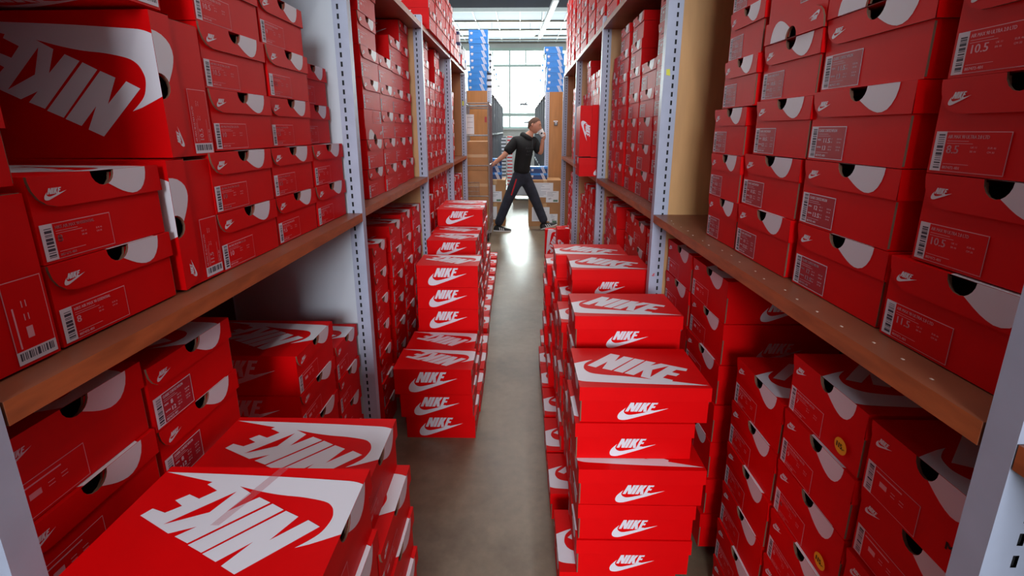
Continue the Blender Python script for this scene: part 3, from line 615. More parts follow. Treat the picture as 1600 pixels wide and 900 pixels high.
def make_box(d, stuff=None):
    r = random.Random(d['i']*7+3)
    M = Matrix.Translation(d['pos']) @ d['B'] @ Matrix.Rotation(r.uniform(-.007, .007)*d['jit'], 4, 'Z' )
    lod = 1 if d['pos'][1] < 2.1 else 0
    bm, lm, L, Wd, Hh = box_meshes(d['L'], d['W'], d['H'], lod)
    st = d['style'] if len(d['style']) > 1 else d['style']+'-'
    lb = label_mesh(d['W'], d['H'], d['size'] if st[1] == 'x' else '', st)
    # exact height through a uniform-ish fit: meshes are rounded to 3 mm steps
    fz = d['H']/Hh; fy = d['W']/Wd
    M = M @ Matrix.Diagonal((1, fy, fz, 1))
    if stuff is not None:
        for me in (bm, lm, lb): stuff.append((me, M))
        return
    o = thing('shoe_box', d['label'], 'shoe box', group=d['group'], mtx=M)
    link('body', bm, o); link('lid', lm, o); link('size_label', lb, o)
    if d['label'].startswith('nearest red shoe box'):
        tp = MB(); z_ = Hh+.0013
        F_ = lambda x, y: (x*L/.373, -Wd/2+y*Wd/.24, z_)
        tp.poly([F_(.150, 0), F_(.166, 0), F_(.19, .06), F_(.172, .06)], 'clear_tape'); tp.poly([F_(.172, .06), F_(.19, .06), F_(.214, .125), F_(.20, .125)], 'clear_tape')
        tp.obj('clear_tape', o)
    if d['label'].startswith('red shoe box, seventh up in stack nearest camera, right nearest bay below'):
        pm = MB(); put_text(pm, 'MS', lambda u, v: (.0034, -.05-u, .036+v), 'ink_black', height=.013, bold=.0008); pm.obj('pen_mark', o)
    if d['sticker']:
        s = link('price_sticker', STK, o); s.location = (0, d['W']*(.5-d['sticker']), d['H']*.25); s['label'] = 'round yellow price sticker'
stuff = []
keep = sorted([d for d in BOXES if d['i'] not in DROP], key=lambda d: -rank.get(d['i'], d['near']*.001))
for n, d in enumerate(keep): make_box(d, None if n < 300 else stuff)
if stuff:
    bmm = bmesh.new(); mats = []
    vs, fs, mi = [], [], []
    for me, M in stuff:
        off = len(vs); vs += [tuple(M @ v.co) for v in me.vertices]
        mp = []
        for mt in me.materials:
            if mt not in mats: mats.append(mt)
            mp.append(mats.index(mt))
        for p in me.polygons: fs.append(tuple(off+j for j in p.vertices)); mi.append(mp[p.material_index])
    me = bpy.data.meshes.new('shoe_boxes'); me.from_pydata(vs, [], fs)
    for mt in mats: me.materials.append(mt)
    me.polygons.foreach_set('material_index', mi); me.update()
    tag(link('distant_shoe_boxes', me), 'crowded small red shoe boxes filling the far shelves of both racks', 'shoe boxes', kind='stuff')
#REST
# ------------------------------------------------------------------ far racks beyond the cross aisle
def far_rack(sgn, xe, y0, n, step, top, label):
    t = thing('far_shelving_rack', label, 'shelving', (xe+sgn*.2, y0, 0)); ox, oy = xe+sgn*.2, y0
    def off(m): m.v = [(a-ox, b-oy, c) for a, b, c in m.v]; return m
    for k in range(n+1):
        y = y0+k*step
        pm = off(post_mb(0, top-.001, .07, sgn, y, xe))
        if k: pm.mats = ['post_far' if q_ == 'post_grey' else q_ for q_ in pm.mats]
        pm.obj('upright_post', t)
        m = MB(); lo, hi = sorted((xe+sgn*.45, xe+sgn*.40)); m.box((lo, y, 0), (hi, y+.036, top), 'post_grey'); off(m).obj('upright_post', t)
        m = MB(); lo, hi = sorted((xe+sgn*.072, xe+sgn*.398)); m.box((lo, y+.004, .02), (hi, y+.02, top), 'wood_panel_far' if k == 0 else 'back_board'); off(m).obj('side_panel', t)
    for k in range(n):
        for z in (.12, .78, 1.45, top):
            m = MB(); lo, hi = sorted((xe+sgn*.004, xe+sgn*.398)); m.box((lo, y0+k*step+.038, z-.03), (hi, y0+(k+1)*step-.002, z), 'post_far' if z < top else 'shelf_brown'); off(m).obj('shelf', t)
    return t
far_rack(-1, -.455, 7.66, 6, .86, 2.12, 'far left shelving rack with brown end panel, behind the roll cage')
far_rack(1, .41, 7.66, 6, .86, 2.10, 'far right shelving rack with tan end panel, behind the drinking man')
# small dark emblem sign on the right end panel
m = MB(); m.box((-.028, -.004, -.028), (.028, 0, .028), 'sign_dark')
for a in (-.6, 0, .6):
    m.poly([(.018*math.sin(a)*1.1+r*math.cos(q)*.007-math.sin(a)*0, -.0045, .004+.012*math.cos(a)+r*math.sin(q)*.009) for r in (1,) for q in [i*math.pi/5 for i in range(10)]], 'print_white')
m.poly([(-.018, -.0045, -.012), (.018, -.0045, -.012), (.018, -.0045, -.006), (-.018, -.0045, -.006)], 'print_white')
m.poly([(-.04, -.0045, .034), (.03, -.0045, .034), (.03, -.0045, .05), (-.04, -.0045, .05)], 'paper')
o = m.obj('emblem_sign'); o.location = (.59, 7.66, 1.60); tag(o, 'small dark plate with white three-leaf emblem on the right far end panel', 'sign')
# ------------------------------------------------------------------ blue and white shoe boxes on the far racks
def other_box_meshes(L, Wd, Hh, body, lid, printed):
    b = MB(); b.box((-L/2+.002, -Wd/2+.002, 0), (L/2-.002, Wd/2-.002, Hh-.003), body)
    l = MB(); lh = Hh*.32; l.box((-L/2, -Wd/2, Hh-lh), (L/2, Wd/2, Hh), lid, skip='b')
    if printed:
        y = -Wd/2-.0006
        for i in range(3):
            u = L*.26+i*.017; l_ = [(u, .0), (u+.009, .0), (u+.009-.045*Hh/.1, Hh), (u-.045*Hh/.1, Hh)]
            b.poly([(x, y, z) for x, z in l_], 'print_white')
        cx, cz = -L*.36, Hh*.42
        for a in (-.75, 0, .75):
            px, pz = cx+.016*math.sin(a), cz+.014*math.cos(a)
            b.poly([(px+.008*math.cos(q)*math.cos(a)+.014*math.sin(q)*math.sin(a), y, pz-.008*math.cos(q)*math.sin(a)+.014*math.sin(q)*math.cos(a)) for q in [i*math.pi/5 for i in range(10)]], 'print_white')
        for z in (-.012, -.006): b.poly([(cx-.018, y, cz+z), (cx+.018, y, cz+z), (cx+.016, y, cz+z+.003), (cx-.016, y, cz+z+.003)], 'print_white')
    # label on both ends
    for s in (-1, 1):
        x = s*(L/2-.0014); b.poly([(x, -s*Wd*.1, Hh*.12), (x, s*Wd*.38, Hh*.12), (x, s*Wd*.38, Hh*.5), (x, -s*Wd*.1, Hh*.5)], 'paper')
    return b.mesh('body'), l.mesh('lid')
def other_stack(name, label, group, x, y, z0, n, L, Wd, Hh, body, lid, printed, offs=None, rz=0):
    bm, lm = other_box_meshes(L, Wd, Hh-.001, body, lid, printed); r = random.Random(int(x*100)+int(y*37))
    words = ['lowest']+[w+' up' for w in ('second third fourth fifth sixth seventh eighth ninth tenth eleventh twelfth thirteenth fourteenth fifteenth sixteenth seventeenth').split()]
    for k in range(n):
        o = thing(name, (words[k] if k < n-1 or n == 1 else 'topmost')+' '+label, 'shoe box', (x+r.uniform(-.008, .008)+(offs[k] if offs else 0), y+r.uniform(-.006, .006), z0+k*Hh), group)
        o.rotation_euler.z = rz; link('body', bm, o); link('lid', lm, o)
gb = 'blue shoe boxes on top of the far racks'
other_stack('blue_shoe_box', 'blue shoe box with white stripes on top of far left rack end', gb, -.655, 7.80, 2.122, 9, .305, .20, .102, 'blue_card', 'blue_card', True, offs=[-.03, -.035, -.03]+[.0]*6)
other_stack('blue_shoe_box', 'blue shoe box with white stripes on top of far right rack end', gb, .565, 7.80, 2.102, 7, .29, .20, .098, 'blue_card', 'blue_card', True, offs=[0, .005, .0, .01, -.005, .0, -.03])
gw = 'white shoe boxes with dark lids on top of the far racks'
for i, n in enumerate([6, 6, 4, 5, 3, 5, 4, 3, 3, 4, 2, 3]):
    y = 8.06+i*.36; dk = i in (1, 3, 5)
    other_stack('white_shoe_box' if not dk else 'blue_shoe_box', '%s shoe box, %s stack back on far left rack top' % ('blue' if dk else 'white', ['second', 'third', 'fourth', 'fifth', 'sixth', 'seventh', 'eighth', 'ninth', 'tenth', 'eleventh', 'twelfth', 'last'][i]), gw if not dk else gb, -.625, y, 2.122, n, .31, .30, .10, 'white_card' if not dk else 'white_card', 'black_card' if i % 3 == 0 else ('blue_card' if dk else 'white_card'), False)
for i, n in enumerate([5, 6, 4, 6, 3, 5, 4, 3, 3, 4, 2, 3]):
    y = 8.06+i*.36; dk = i in (1, 3, 5)
    other_stack('white_shoe_box' if not dk else 'blue_shoe_box', '%s shoe box, %s stack back on far right rack top' % ('blue' if dk else 'white', ['second', 'third', 'fourth', 'fifth', 'sixth', 'seventh', 'eighth', 'ninth', 'tenth', 'eleventh', 'twelfth', 'last'][i]), gw if not dk else gb, .56, y, 2.102, n, .30, .30, .10, 'white_card', 'blue_card' if dk else 'white_card', False)
# mixed small boxes at the end of the left top board
for i, (y, n, c, l) in enumerate([(4.95, 3, 'white_card', 'dark_blue_card'), (5.07, 1, 'red_card', 'red_card'), (5.19, 2, 'white_card', 'black_card'), (5.31, 2, 'white_card', 'white_card'), (5.43, 1, 'white_card', 'blue_card')]):
    other_stack('small_shoe_box', '%s small box at far end of left top board' % ['dark-lidded white', 'red', 'black-lidded white', 'plain white', 'blue-lidded white'][i], 'small boxes on the far end of the left top board', -.76, y, 2.167, n,   .30, .10, .10, c, l, False)
# stacks on the floor between the far racks
gf = 'stacked boxes on the floor between the far racks'
other_stack('blue_shoe_box', 'blue striped box on the cartons behind the man\'s outstretched arm', 'blue shoe boxes on the cartons', -.42, 7.41, .736, 3, .28, .2, .108, 'dark_blue_card', 'blue_card', True)
other_stack('black_white_box', 'black and white box in tall narrow floor stack', gf, -.37, 10.9, 0, 17, .11, .2, .08, 'white_card', 'black_card', False)
other_stack('red_white_box', 'red and white box in tall narrow floor stack', gf, -.235, 11.1, 0, 17, .12, .2, .08, 'white_card', 'red_card', False)
other_stack('blue_shoe_box', 'dark blue box on the cartons behind the man\'s hip', 'blue shoe boxes on the cartons', .31, 7.37, .736, 2, .28, .2, .1, 'dark_blue_card', 'blue_card', True)
# boxes on the far racks' shelves, seen obliquely
for sgn, X in ((-1, -.645), (1, .60)):
    for i in range(5):
        for z, n in ((.121, 4), (.781, 3)):
            y = 7.66+.86*i+.43
            other_stack('blue_shoe_box', 'dark blue box, %s bay of far %s rack, %s shelf' % (['first', 'second', 'third', 'fourth', 'fifth'][i], 'left' if sgn < 0 else 'right', 'bottom' if z < .2 else 'second'), 'dark blue boxes on the far rack shelves', X, y, z, n, .30, .34, .12, 'dark_blue_card', 'blue_card_light', False)
# ------------------------------------------------------------------ cartons on the floor of the cross aisle
def carton(label, x0, x1, y, z0, h, sheets, dp=.42):
    t = thing('cardboard_carton', label, 'box', ((x0+x1)/2, y+dp/2, z0), 'cartons on the floor behind the man'); w = (x1-x0)/2
    m = MB(); m.box((-w, -dp/2, 0), (w, dp/2, h), 'kraft'); m.obj('body', t)
    f = MB(); f.box((-.028, -dp/2-.0008, h-.0), (.028, dp/2+.0008, h+.0008), 'kraft_tape'); f.box((-.028, -dp/2-.0009, h-.07), (.028, -dp/2-.0001, h), 'kraft_tape'); f.obj('tape', t)
    for si, (a, b, c, d, kind) in enumerate(sheets):
        s = MB(); yy = -dp/2-.0014-.002*si; s.poly([(a-w, yy, c), (b-w, yy, c), (b-w, yy, d), (a-w, yy, d)], 'paper')
        r = random.Random(int(a*1000)+int(c*100)); z = d-.02
        def ln(u0, u1, z0_, z1_, mt): s.poly([(u0-w, yy-.0006, z0_), (u1-w, yy-.0006, z0_), (u1-w, yy-.0006, z1_), (u0-w, yy-.0006, z1_)], mt)
        while z > c+.03:
            if kind == 'text' or z > (c+d)/2: ln(a+.02, a+.02+(b-a-.04)*r.uniform(.3, .9), z, z+.004, 'paper_ink')
            z -= .02
        if kind == 'stamp':
            ln(b-.085, b-.015, c+.012, c+.042, 'paper_green')
            put_text(s, '#1', lambda u, v: (a-w+.04+u, yy-.0007, c+.045+v), 'ink_black', height=.03)
        s.obj('paper_sheet', t)
    return t
S1 = [(.06, .38, .10, .33, 'text'), (.27, .47, .02, .20, 'stamp')]
carton('brown carton with taped paper sheets behind the man\'s front leg, lower one', .15, .66, 7.16, 0, .365, [(.05, .33, .08, .31, 'text'), (.33, .46, .05, .2, 'stamp')])
carton('brown carton with large paper sheets, stacked upper one behind man\'s front leg', .15, .66, 7.16, .366, .368, S1)
S2 = [(.02, .17, .11, .29, 'text'), (.05, .27, .0+.02, .19, 'stamp')]
carton('brown carton with paper sheets behind man\'s rear leg, lower one', -.55, -.225, 7.2, 0, .365, [(.02, .19, .1, .31, 'text')])
carton('brown carton with paper sheets behind man\'s rear leg, upper one', -.55, -.225, 7.2, .366, .368, S2)
# pale wrapped load standing further back
t = thing('wrapped_pallet_load', 'pale plastic-wrapped load on a pallet seen between the man\'s legs', 'pallet load', (.06, 10.2, 0))
m = MB(); m.box((-.2, -.3, .12), (.24, .3, .56), 'white_card'); m.obj('load', t)
m = MB()
for y in (-.28, 0, .24): m.box((-.2, y, .1), (.24, y+.06, .12), 'kraft')
for x in (-.2, .2): m.box((x, -.28, 0), (x+.04, .3, .1), 'kraft')
m.obj('pallet', t)
# ------------------------------------------------------------------ roll cage
def roll_cage():
    t = thing('roll_cage', 'galvanised wire roll cage trolley on castors pushed against the left rack', 'trolley', (-.56, 6.42, 0))
    x0, x1, y0, y1 = -.165, .155, -.3, .26
    rods = lambda L, nm, r=.012: [MB_tube(p, r).obj(nm, t) for p in L]
    def MB_tube(p, r): m = MB(); m.tube(p, r, 'galvanised', 8); return m
    for x in (x0, x1):
        for y in (y0, y1): rods([[(x, y, .14), (x, y, 1.86)]], 'post', .013)
    for y in (y0, y1): rods([[(x0, y, z), (x1, y, z)] for z in (1.84, 1.80, 1.43, 1.04, .63)], 'rail', .008)
    for x in (x0, x1): rods([[(x, y0, z), (x, y1, z)] for z in (1.84, 1.04, .30)], 'rail', .008)
    for x in (x0, x1):
        m = MB()
        for i in range(1, 10): yy = y0+(y1-y0)*i/10; m.tube([(x, yy, .16), (x, yy, 1.84)], .0035, 'galvanised', 5)
        m.obj('side_mesh', t)
    m = MB(); m.box((x0-.02, y0-.02, .125), (x1+.02, y1+.02, .15), 'galvanised'); m.obj('base_plate', t)
    b = MB()
    for z in (.64, .70, .76, .82): b.tube([(-.14, y0-.03, z), (.02, y0-.03, z)], .003, 'galvanised', 5)
    for i in range(9): b.tube([(-.14+.02*i, y0-.03, .64), (-.14+.02*i, y0-.03, .82)], .0022, 'galvanised', 5)
    b.tube([(-.14, y0-.03, .82), (-.14, y0-.004, .82)], .003, 'galvanised', 5); b.tube([(.02, y0-.03, .82), (.02, y0-.004, .82)], .003, 'galvanised', 5)
    b.obj('wire_basket', t)
    for x in (x0+.03, x1-.03):
        for y in (y0+.04, y1-.04):
            c = MB(); c.tube([(x-.012, y, .05), (x+.012, y, .05)], .05, 'black_card', 14); c.box((x-.018, y-.014, .05), (x-.014, y+.014, .125), 'galvanised'); c.box((x+.014, y-.014, .05), (x+.018, y+.014, .125), 'galvanised'); c.obj('castor', t)
    s = MB(); s.box((-.135, y0-.016, 1.45), (-.035, y0-.0145, 1.70), 'paper')
    for z in (1.66, 1.6, 1.53): s.box((-.125, y0-.0175, z), (-.05, y0-.0165, z+.004), 'paper_ink')
    s.obj('paper_sheet', t)
    p = MB(); p.box((x1-.05, y0-.016, 1.60), (x1-.025, y0-.014, 1.67), 'label_red'); o = p.obj('pink_tag', t)
    # cartons riding in the cage
    for z, h in ((.152, .42), (.574, .40), (.976, .38)):
        c = thing('cardboard_carton', 'brown carton in the roll cage, %s of three' % {.152: 'lowest', .574: 'middle', .976: 'topmost'}[z], 'box', (-.565, 6.40, z), 'cartons in the roll cage')
        m = MB(); m.box((-.135, -.24, 0), (.135, .22, h-.002), 'kraft'); m.obj('body', c)
        f = MB(); f.box((-.136, -.2412, h*.5-.02), (.136, -.2401, h*.5+.02), 'kraft_tape'); f.obj('tape', c)
    return t
roll_cage()
# ------------------------------------------------------------------ bird silhouettes stuck on the window
def bird(x, z, s, lab):
    m = MB(); P = [(0, 0), (.08, .03), (.2, .02), (.32, .09), (.3, .0), (.42, -.02), (.34, -.06), (.2, -.07), (.1, -.05), (.02, -.1)]
    m.poly([(u*s, 0, v*s) for u, v in P], 'bird_grey'); o = m.obj('bird_decal'); o.location = (x, YW+.028, z); tag(o, lab, 'decal')
bird(.0, 2.40, .8, 'grey bird silhouette stuck on the window above the man')
bird(.15, 1.78, .6, 'small grey bird silhouette stuck low on the window by the man\'s head')
# ------------------------------------------------------------------ the man
def skin_obj(V, E, Rr, m, sub=2, smooth_=True):
    me = bpy.data.meshes.new('s'); me.from_pydata(V, E, []); o = bpy.data.objects.new('s', me); COL.objects.link(o)
    sk = o.modifiers.new('skin', 'SKIN'); sk.use_smooth_shade = True
    for i, r in enumerate(Rr):
        d = me.skin_vertices[0].data[i]; d.radius = r if isinstance(r, tuple) else (r, r)
        d.use_root = (i == 0)
    ss = o.modifiers.new('sub', 'SUBSURF'); ss.levels = sub; ss.render_levels = sub
    dg = bpy.context.evaluated_depsgraph_get(); dg.update()
    ev = o.evaluated_get(dg); r = bpy.data.meshes.new_from_object(ev)
    vs = [tuple(v.co) for v in r.vertices]; fs = [tuple(p.vertices) for p in r.polygons]
    bpy.data.objects.remove(o)
    return vs, fs
def join(parts, name, parent):
    m = MB()
    for vs, fs, mt in parts:
        i = len(m.v); m.v += vs; k = m.mi(mt)
        for f in fs: m.f.append(tuple(i+j for j in f)); m.m.append(k)
    o = m.obj(name, parent)
    for p in o.data.polygons: p.use_smooth = True
    return o
def man():
    ox, oy = .05, 6.85
    t = thing('person', 'man in black hoodie striding right, drinking from a white cup, holding the roll cage', 'person', (ox, oy, 0))
    q = lambda x, y, z: (x-ox, y-oy, z)
    pel = q(.03, 6.85, .88); wa = q(.035, 6.85, 1.0); ch = q(.075, 6.84, 1.2); sb = q(.10, 6.84, 1.36); nk = q(.135, 6.835, 1.43); hb = q(.185, 6.83, 1.50)
    sr = q(-.06, 6.77, 1.335); er = q(-.225, 6.71, 1.14); wr = q(-.375, 6.70, 1.025); hr_ = q(-.405, 6.70, 1.0)
    sl = q(.215, 6.92, 1.325); el = q(.315, 6.83, 1.16); wl = q(.335, 6.78, 1.345); hl = q(.34, 6.775, 1.39)
    hpR = q(-.02, 6.82, .79); knR = q(-.175, 6.80, .475); anR = q(-.325, 6.80, .095)
    hpL = q(.09, 6.88, .79); knL = q(.245, 6.90, .46); anL = q(.385, 6.90, .115)
    V = [pel, wa, ch, sb, nk, hb, sr, er, wr, hr_, sl, el, wl, hl, hpR, knR, anR, hpL, knL, anL]
    E = [(0,1),(1,2),(2,3),(3,4),(4,5),(3,6),(6,7),(7,8),(8,9),(3,10),(10,11),(11,12),(12,13),(0,14),(14,15),(15,16),(0,17),(17,18),(18,19)]
    Rr = [(.10,.08),(.115,.085),(.13,.095),(.09,.075),.055,.05,.055,.042,.028,.03,.055,.042,.028,.03,.052,.045,.036,.052,.045,.036]
    vs, fs = skin_obj(V, E, Rr, 'skin')
    parts = [(vs, fs, 'skin')]
    # head: sculpted ellipsoid turned to +X, tilted slightly down and toward the camera
    bm = bmesh.new(); bmesh.ops.create_uvsphere(bm, u_segments=28, v_segments=20, radius=1)
    hv = []
    for v in bm.verts:
        x, y, z = v.co     # x forward
        X, Y, Z = x*.094, y*.075, z*.115
        if x > 0:
            X += .004*math.exp(-((z-.33)/.10)**2)*(1 if abs(y) < .6 else .4)                     # brow
            for s in (-1, 1): X -= .012*math.exp(-((y-s*.36)/.16)**2-((z-.1)/.10)**2)         # eye sockets
            X += .030*math.exp(-(y/.13)**2-((z+.17)/.13)**2)+.012*math.exp(-(y/.10)**2-((z-.03)/.16)**2)   # nose
            X += .008*math.exp(-(y/.28)**2-((z+.47)/.09)**2)                                      # lips
            X += .016*math.exp(-(y/.3)**2-((z+.8)/.16)**2)                                       # chin
        if z < -.2: Y *= 1-.28*(-z-.2)/.8; X = X*(1-.05*(-z)) if x > 0 else X*(1-.35*(-z-.2)/.8)
        hv.append((X, Y, Z))
    hf = [tuple(v.index for v in f.verts) for f in bm.faces]; bm.free()
    HM = Matrix.Translation(q(.215, 6.825, 1.568)) @ Matrix.Rotation(R(-16), 4, 'Z') @ Matrix.Rotation(R(16), 4, 'Y')
    tr = lambda L: [tuple(HM @ Vector(p)) for p in L]
    parts.append((tr(hv), hf, 'skin'))
    for s in (-1, 1):   # ears
        e = MB(); e.tube([(-.012, s*.072, .022), (-.018, s*.083, .012), (-.014, s*.083, -.012), (-.006, s*.074, -.026)], [.008, .011, .010, .006], 'skin', 8); parts.append((tr(e.v), e.f, 'skin'))
    # hands
    def hand(palm, dirs, thumb, pr=.024):
        h = MB(); h.tube(palm, [pr*.9, pr*1.15, pr*.85], 'skin', 10)
        for d in dirs: h.tube(d, [.0092, .0088, .008, .006], 'skin', 7)
        h.tube(thumb, [.011, .010, .008], 'skin', 7); parts.append((h.v, h.f, 'skin'))
    b = Vector(hr_)
    fing = []
    for k, ln in enumerate((.9, 1.0, .95, .75)):
        z = .022-.017*k; fing.append([tuple(b+Vector((-.012, -.01, z))), tuple(b+Vector((-.03*ln, -.026, z-.004))), tuple(b+Vector((-.046*ln, -.016, z-.006))), tuple(b+Vector((-.046*ln, .008, z-.006)))])
    hand([tuple(b+Vector((.03, 0, .018))), tuple(b+Vector((.004, -.004, 0))), tuple(b+Vector((-.014, -.004, -.006)))], fing, [tuple(b+Vector((.008, .012, .022))), tuple(b+Vector((-.016, .024, .03))), tuple(b+Vector((-.036, .026, .02)))])
    c = Vector(q(.335, 6.785, 1.445)); fing = []
    for k, ln in enumerate((1.0, 1.05, 1.0, .8)):
        z = .016-.016*k; fing.append([tuple(c+Vector((.032, -.008, z-.006))), tuple(c+Vector((.026, -.04, z))), tuple(c+Vector((.004, -.047*ln, z+.002))), tuple(c+Vector((-.018, -.042*ln, z+.004)))])
    hand([tuple(Vector(hl)+Vector((0, 0, -.03))), tuple(Vector(hl)+Vector((.012, 0, .01))), tuple(c+Vector((.03, .006, -.002)))], fing, [tuple(c+Vector((.022, .022, -.02))), tuple(c+Vector((.014, .040, .0))), tuple(c+Vector((-.008, .042, .012)))])
    body = join(parts, 'body', t)
    # eyes, mouth
    for s in (-1, 1):
        e = MB(); pts = [(.0835+.0, s*.027+.011*math.cos(a), .0135+.0045*math.sin(a)) for a in [i*math.pi/5 for i in range(10)]]
        e.v = tr(pts); e.f = [tuple(range(10))]; e.m = [e.mi('eye_dark')]; e.obj('eye', body)
        w = MB(); w.tube(tr([(.088, s*.012, .036), (.090, s*.028, .041), (.082, s*.044, .034)]), .0035, 'hair', 6); w.obj('eyebrow', body)
    l = MB(); l.tube(tr([(.088, -.02, -.053), (.098, 0, -.051), (.088, .02, -.053)]), [.003, .0048, .003], 'lip', 6); l.obj('lips', body)
    # short hair cap
    hs = []; hfaces = []; idx = {}
    for i, v in enumerate(hv):
        pass
    bm = bmesh.new(); bmesh.ops.create_uvsphere(bm, u_segments=28, v_segments=20, radius=1)
    keepv = []
    for v in bm.verts:
        x, y, z = v.co; line = .58 if x > .45 else (.05 if x > -.15 else -.38)
        line = .62+(x-.62)*1.0 if x > .1 else (.1+(x-.1)*.9)
        k_ = z > line
        v.co = (x*.098, y*.0785, z*.1185) if k_ else v.co; keepv.append(k_)
    bm.verts.ensure_lookup_table(); dele = [v for v, k_ in zip(bm.verts, keepv) if not k_]; bmesh.ops.delete(bm, geom=dele, context='VERTS')
    bm.verts.index_update(); h = MB(); h.v = tr([tuple(v.co) for v in bm.verts]); k_ = h.mi('hair')
    for f in bm.faces: h.f.append(tuple(v.index for v in f.verts)); h.m.append(k_)
    bm.free(); ho = h.obj('hair', t)
    for p in ho.data.polygons: p.use_smooth = True
    # hoodie
    mid = lambda a, b, f: tuple(a[i]+(b[i]-a[i])*f for i in range(3))
    V = [q(.03, 6.85, .845), q(.035, 6.85, .95), q(.045, 6.85, 1.05), q(.075, 6.84, 1.2), q(.10, 6.84, 1.335), q(.12, 6.835, 1.405), sr, mid(sr, er, .5), mid(sr, er, .86), sl, mid(sl, el, .5), mid(sl, el, .95)]
    E = [(0,1),(1,2),(2,3),(3,4),(4,5),(4,6),(6,7),(7,8),(4,9),(9,10),(10,11)]
    Rr = [(.172,.13),(.180,.135),(.182,.132),(.196,.14),(.14,.105),(.078,.068),.088,.08,.072,.088,.076,.070]
    vs, fs = skin_obj(V, E, Rr, 'hoodie'); ho = join([(vs, fs, 'hoodie')], 'hoodie', t)
    hd = MB(); pts = []
    for i in range(13):
        a = R(-150+300*i/12); pts.append(q(.085-.075*math.cos(a)*.9+.03, 6.835+.085*math.sin(a), 1.395+.035*math.cos(a)))
    hd.tube(pts, [.022]+[.034+.012*math.sin(math.pi*i/12) for i in range(1, 12)]+[.022], 'hoodie', 10); o = hd.obj('hood', t)
    for p in o.data.polygons: p.use_smooth = True
    st = MB()
    for dx in (-.02, .035): st.tube([q(.15+dx, 6.735, 1.37), q(.15+dx, 6.705, 1.30), q(.145+dx, 6.698, 1.24)], .0035, 'hoodie_print', 5)
    st.obj('drawstring', t)
    # faded print on the chest: three rows of outlined marks
    pr = MB(); bv = None
    for r_, zz in enumerate((1.235, 1.19, 1.145)):
        for k in range(3 if r_ == 1 else 4):
            x = .10+.028*k-(.008 if r_ != 1 else -.006); y = 6.70
            pr.tube([q(x, y+.01, zz), q(x+.008, y, zz+.028), q(x+.018, y, zz+.002), q(x+.004, y, zz+.016)], .0026, 'hoodie_print', 4)
    vsurf = ho.data; from mathutils.bvhtree import BVHTree
    bt = BVHTree.FromPolygons(vs, fs)
    nv = []
    for p in pr.v:
        h_ = bt.ray_cast(Vector((p[0], -1.0, p[2])), Vector((0, 1, 0)))
        nv.append((p[0], (h_[0].y-.003) if h_[0] else p[1], p[2]))
    pr.v = nv; pr.obj('chest_print', t)
    # jeans
    ft = lambda a: (a[0], a[1], a[2])
    h0, h1 = q(-.035, 6.82, .77), q(.10, 6.88, .77)
    V = [q(.035, 6.85, .97), q(.033, 6.85, .87), h0, mid(h0, knR, .5), knR, mid(knR, anR, .5), q(-.335, 6.80, .075), h1, mid(h1, knL, .5), knL, mid(knL, anL, .5), q(.395, 6.90, .10)]
    E = [(0,1),(1,2),(2,3),(3,4),(4,5),(5,6),(1,7),(7,8),(8,9),(9,10),(10,11)]
    Rr = [(.135,.105),(.135,.108),.096,.096,.08,.074,.068,.096,.096,.08,.074,.068]
    vs, fs = skin_obj(V, E, Rr, 'denim'); join([(vs, fs, 'denim')], 'jeans', t)
    bt = BVHTree.FromPolygons(vs, fs); z = MB(); pts = []
    for i in range(9):
        f = i/8; x, zz = q(-.045-.075*f, 0, .80-.24*f)[0], .80-.24*f
        h_ = bt.ray_cast(Vector((x, -1.0, zz)), Vector((0, 1, 0))); pts.append((x, h_[0].y-.002 if h_[0] else -.1, zz))
    z.tube(pts, .010, 'red_zip', 6); z.obj('pocket_zip', t)['label'] = 'red zip strip down the thigh'
    # shoes
    def shoe(heel, toe, tilt, nm):
        h = Vector(heel); d = (Vector(toe)-h); L = d.length; d.normalize(); up = Vector((-d.z, 0, d.x)).normalized() if abs(d.x) > 0 else Vector((0, 0, 1)); sd = d.cross(up)
        P = lambda a, b, c: tuple(h+d*(a*L)+up*c+sd*b)
        s = MB(); prof = [(-.03, .022, .05), (.02, .034, .075), (.15, .038, .10), (.32, .040, .095), (.5, .044, .07), (.7, .049, .052), (.88, .044, .042), (1.0, .022, .03)]
        rings = []
        for a, w, hh in prof:
            i = len(s.v); s.v += [P(a, w*math.cos(g_)*1.0, .016+(hh-.016)*max(0, math.sin(g_))) for g_ in [math.pi*k/8 for k in range(9)]]; rings.append(i)
        k_ = s.mi('shoe_black')
        for r0, r1 in zip(rings[:-1], rings[1:]):
            for j in range(8): s.f.append((r0+j, r0+j+1, r1+j+1, r1+j)); s.m.append(k_)
        s.f.append(tuple(rings[0]+j for j in range(9))); s.m.append(k_)
        s.f.append(tuple(rings[-1]+j for j in range(9))); s.m.append(k_)
        o = s.obj('shoe', t)
        for p in o.data.polygons: p.use_smooth = True
        so = MB()
        n = [P(a, w*1.06, 0) for a, w, _ in prof]+[P(a, -w*1.06, 0) for a, w, _ in reversed(prof)]
        u = [P(a, w*1.06, .018) for a, w, _ in prof]+[P(a, -w*1.06, .018) for a, w, _ in reversed(prof)]
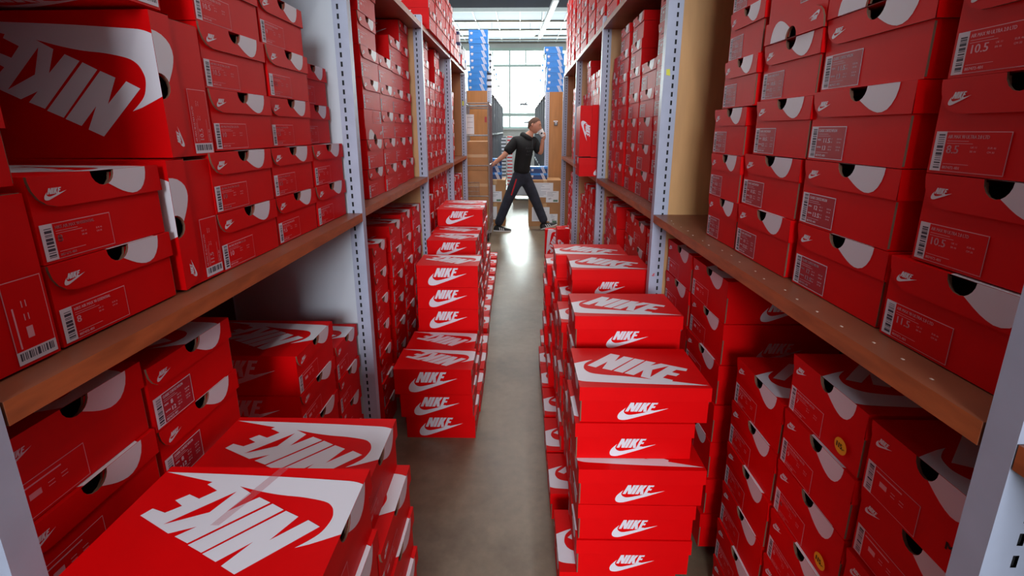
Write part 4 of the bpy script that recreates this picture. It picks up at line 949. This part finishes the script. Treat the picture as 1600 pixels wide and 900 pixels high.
        so.poly(n, 'shoe_white'); so.poly(u, 'shoe_white')
        for i in range(len(n)): j = (i+1) % len(n); so.poly([n[i], n[j], u[j], u[i]], 'shoe_white')
        so.obj('sole', o)
        st = MB()
        for k in range(3):
            a = .36+.11*k
            for sg in (1, -1):
                st.poly([P(a, sg*.047, .02), P(a+.05, sg*.048, .02), P(a+.0, sg*.038, .062-.006*k), P(a-.05, sg*.037, .066-.006*k)], 'shoe_white')
        st.obj('stripe', o)['label'] = 'three white side stripes'
    shoe(q(-.385, 6.80, .0), q(-.125, 6.77, .0), 0, 'r'); shoe(q(.34, 6.90, .004), q(.585, 6.89, .085), 0, 'l')
    return t
man()
t = thing('cup', 'white cup with dark mark held at the man\'s mouth', 'cup', (.345, 6.765, 1.415))
t.rotation_euler = (0, R(-32), 0)
m = MB(); n = 20
for k in range(n):
    a0, a1 = 2*math.pi*k/n, 2*math.pi*(k+1)/n; r0, r1 = .034, .046; h = .10
    m.poly([(r0*math.cos(a0), r0*math.sin(a0), 0), (r0*math.cos(a1), r0*math.sin(a1), 0), (r1*math.cos(a1), r1*math.sin(a1), h), (r1*math.cos(a0), r1*math.sin(a0), h)], 'mug_white')
    m.poly([(.9*r1*math.cos(a0), .9*r1*math.sin(a0), h), (.9*r1*math.cos(a1), .9*r1*math.sin(a1), h), (.9*r0*math.cos(a1), .9*r0*math.sin(a1), .004), (.9*r0*math.cos(a0), .9*r0*math.sin(a0), .004)], 'mug_white')
    m.poly([(r1*math.cos(a0), r1*math.sin(a0), h), (r1*math.cos(a1), r1*math.sin(a1), h), (.9*r1*math.cos(a1), .9*r1*math.sin(a1), h), (.9*r1*math.cos(a0), .9*r1*math.sin(a0), h)], 'mug_white')
m.poly([(.028*math.cos(2*math.pi*k/n), .028*math.sin(2*math.pi*k/n), 0) for k in range(n)], 'mug_white'); m.obj('vessel', t)
m = MB(); m.poly([(-.016, -.0425, .04), (.012, -.0425, .04), (.012, -.0455, .062), (-.016, -.0455, .062)], 'sign_dark'); m.obj('printed_mark', t)
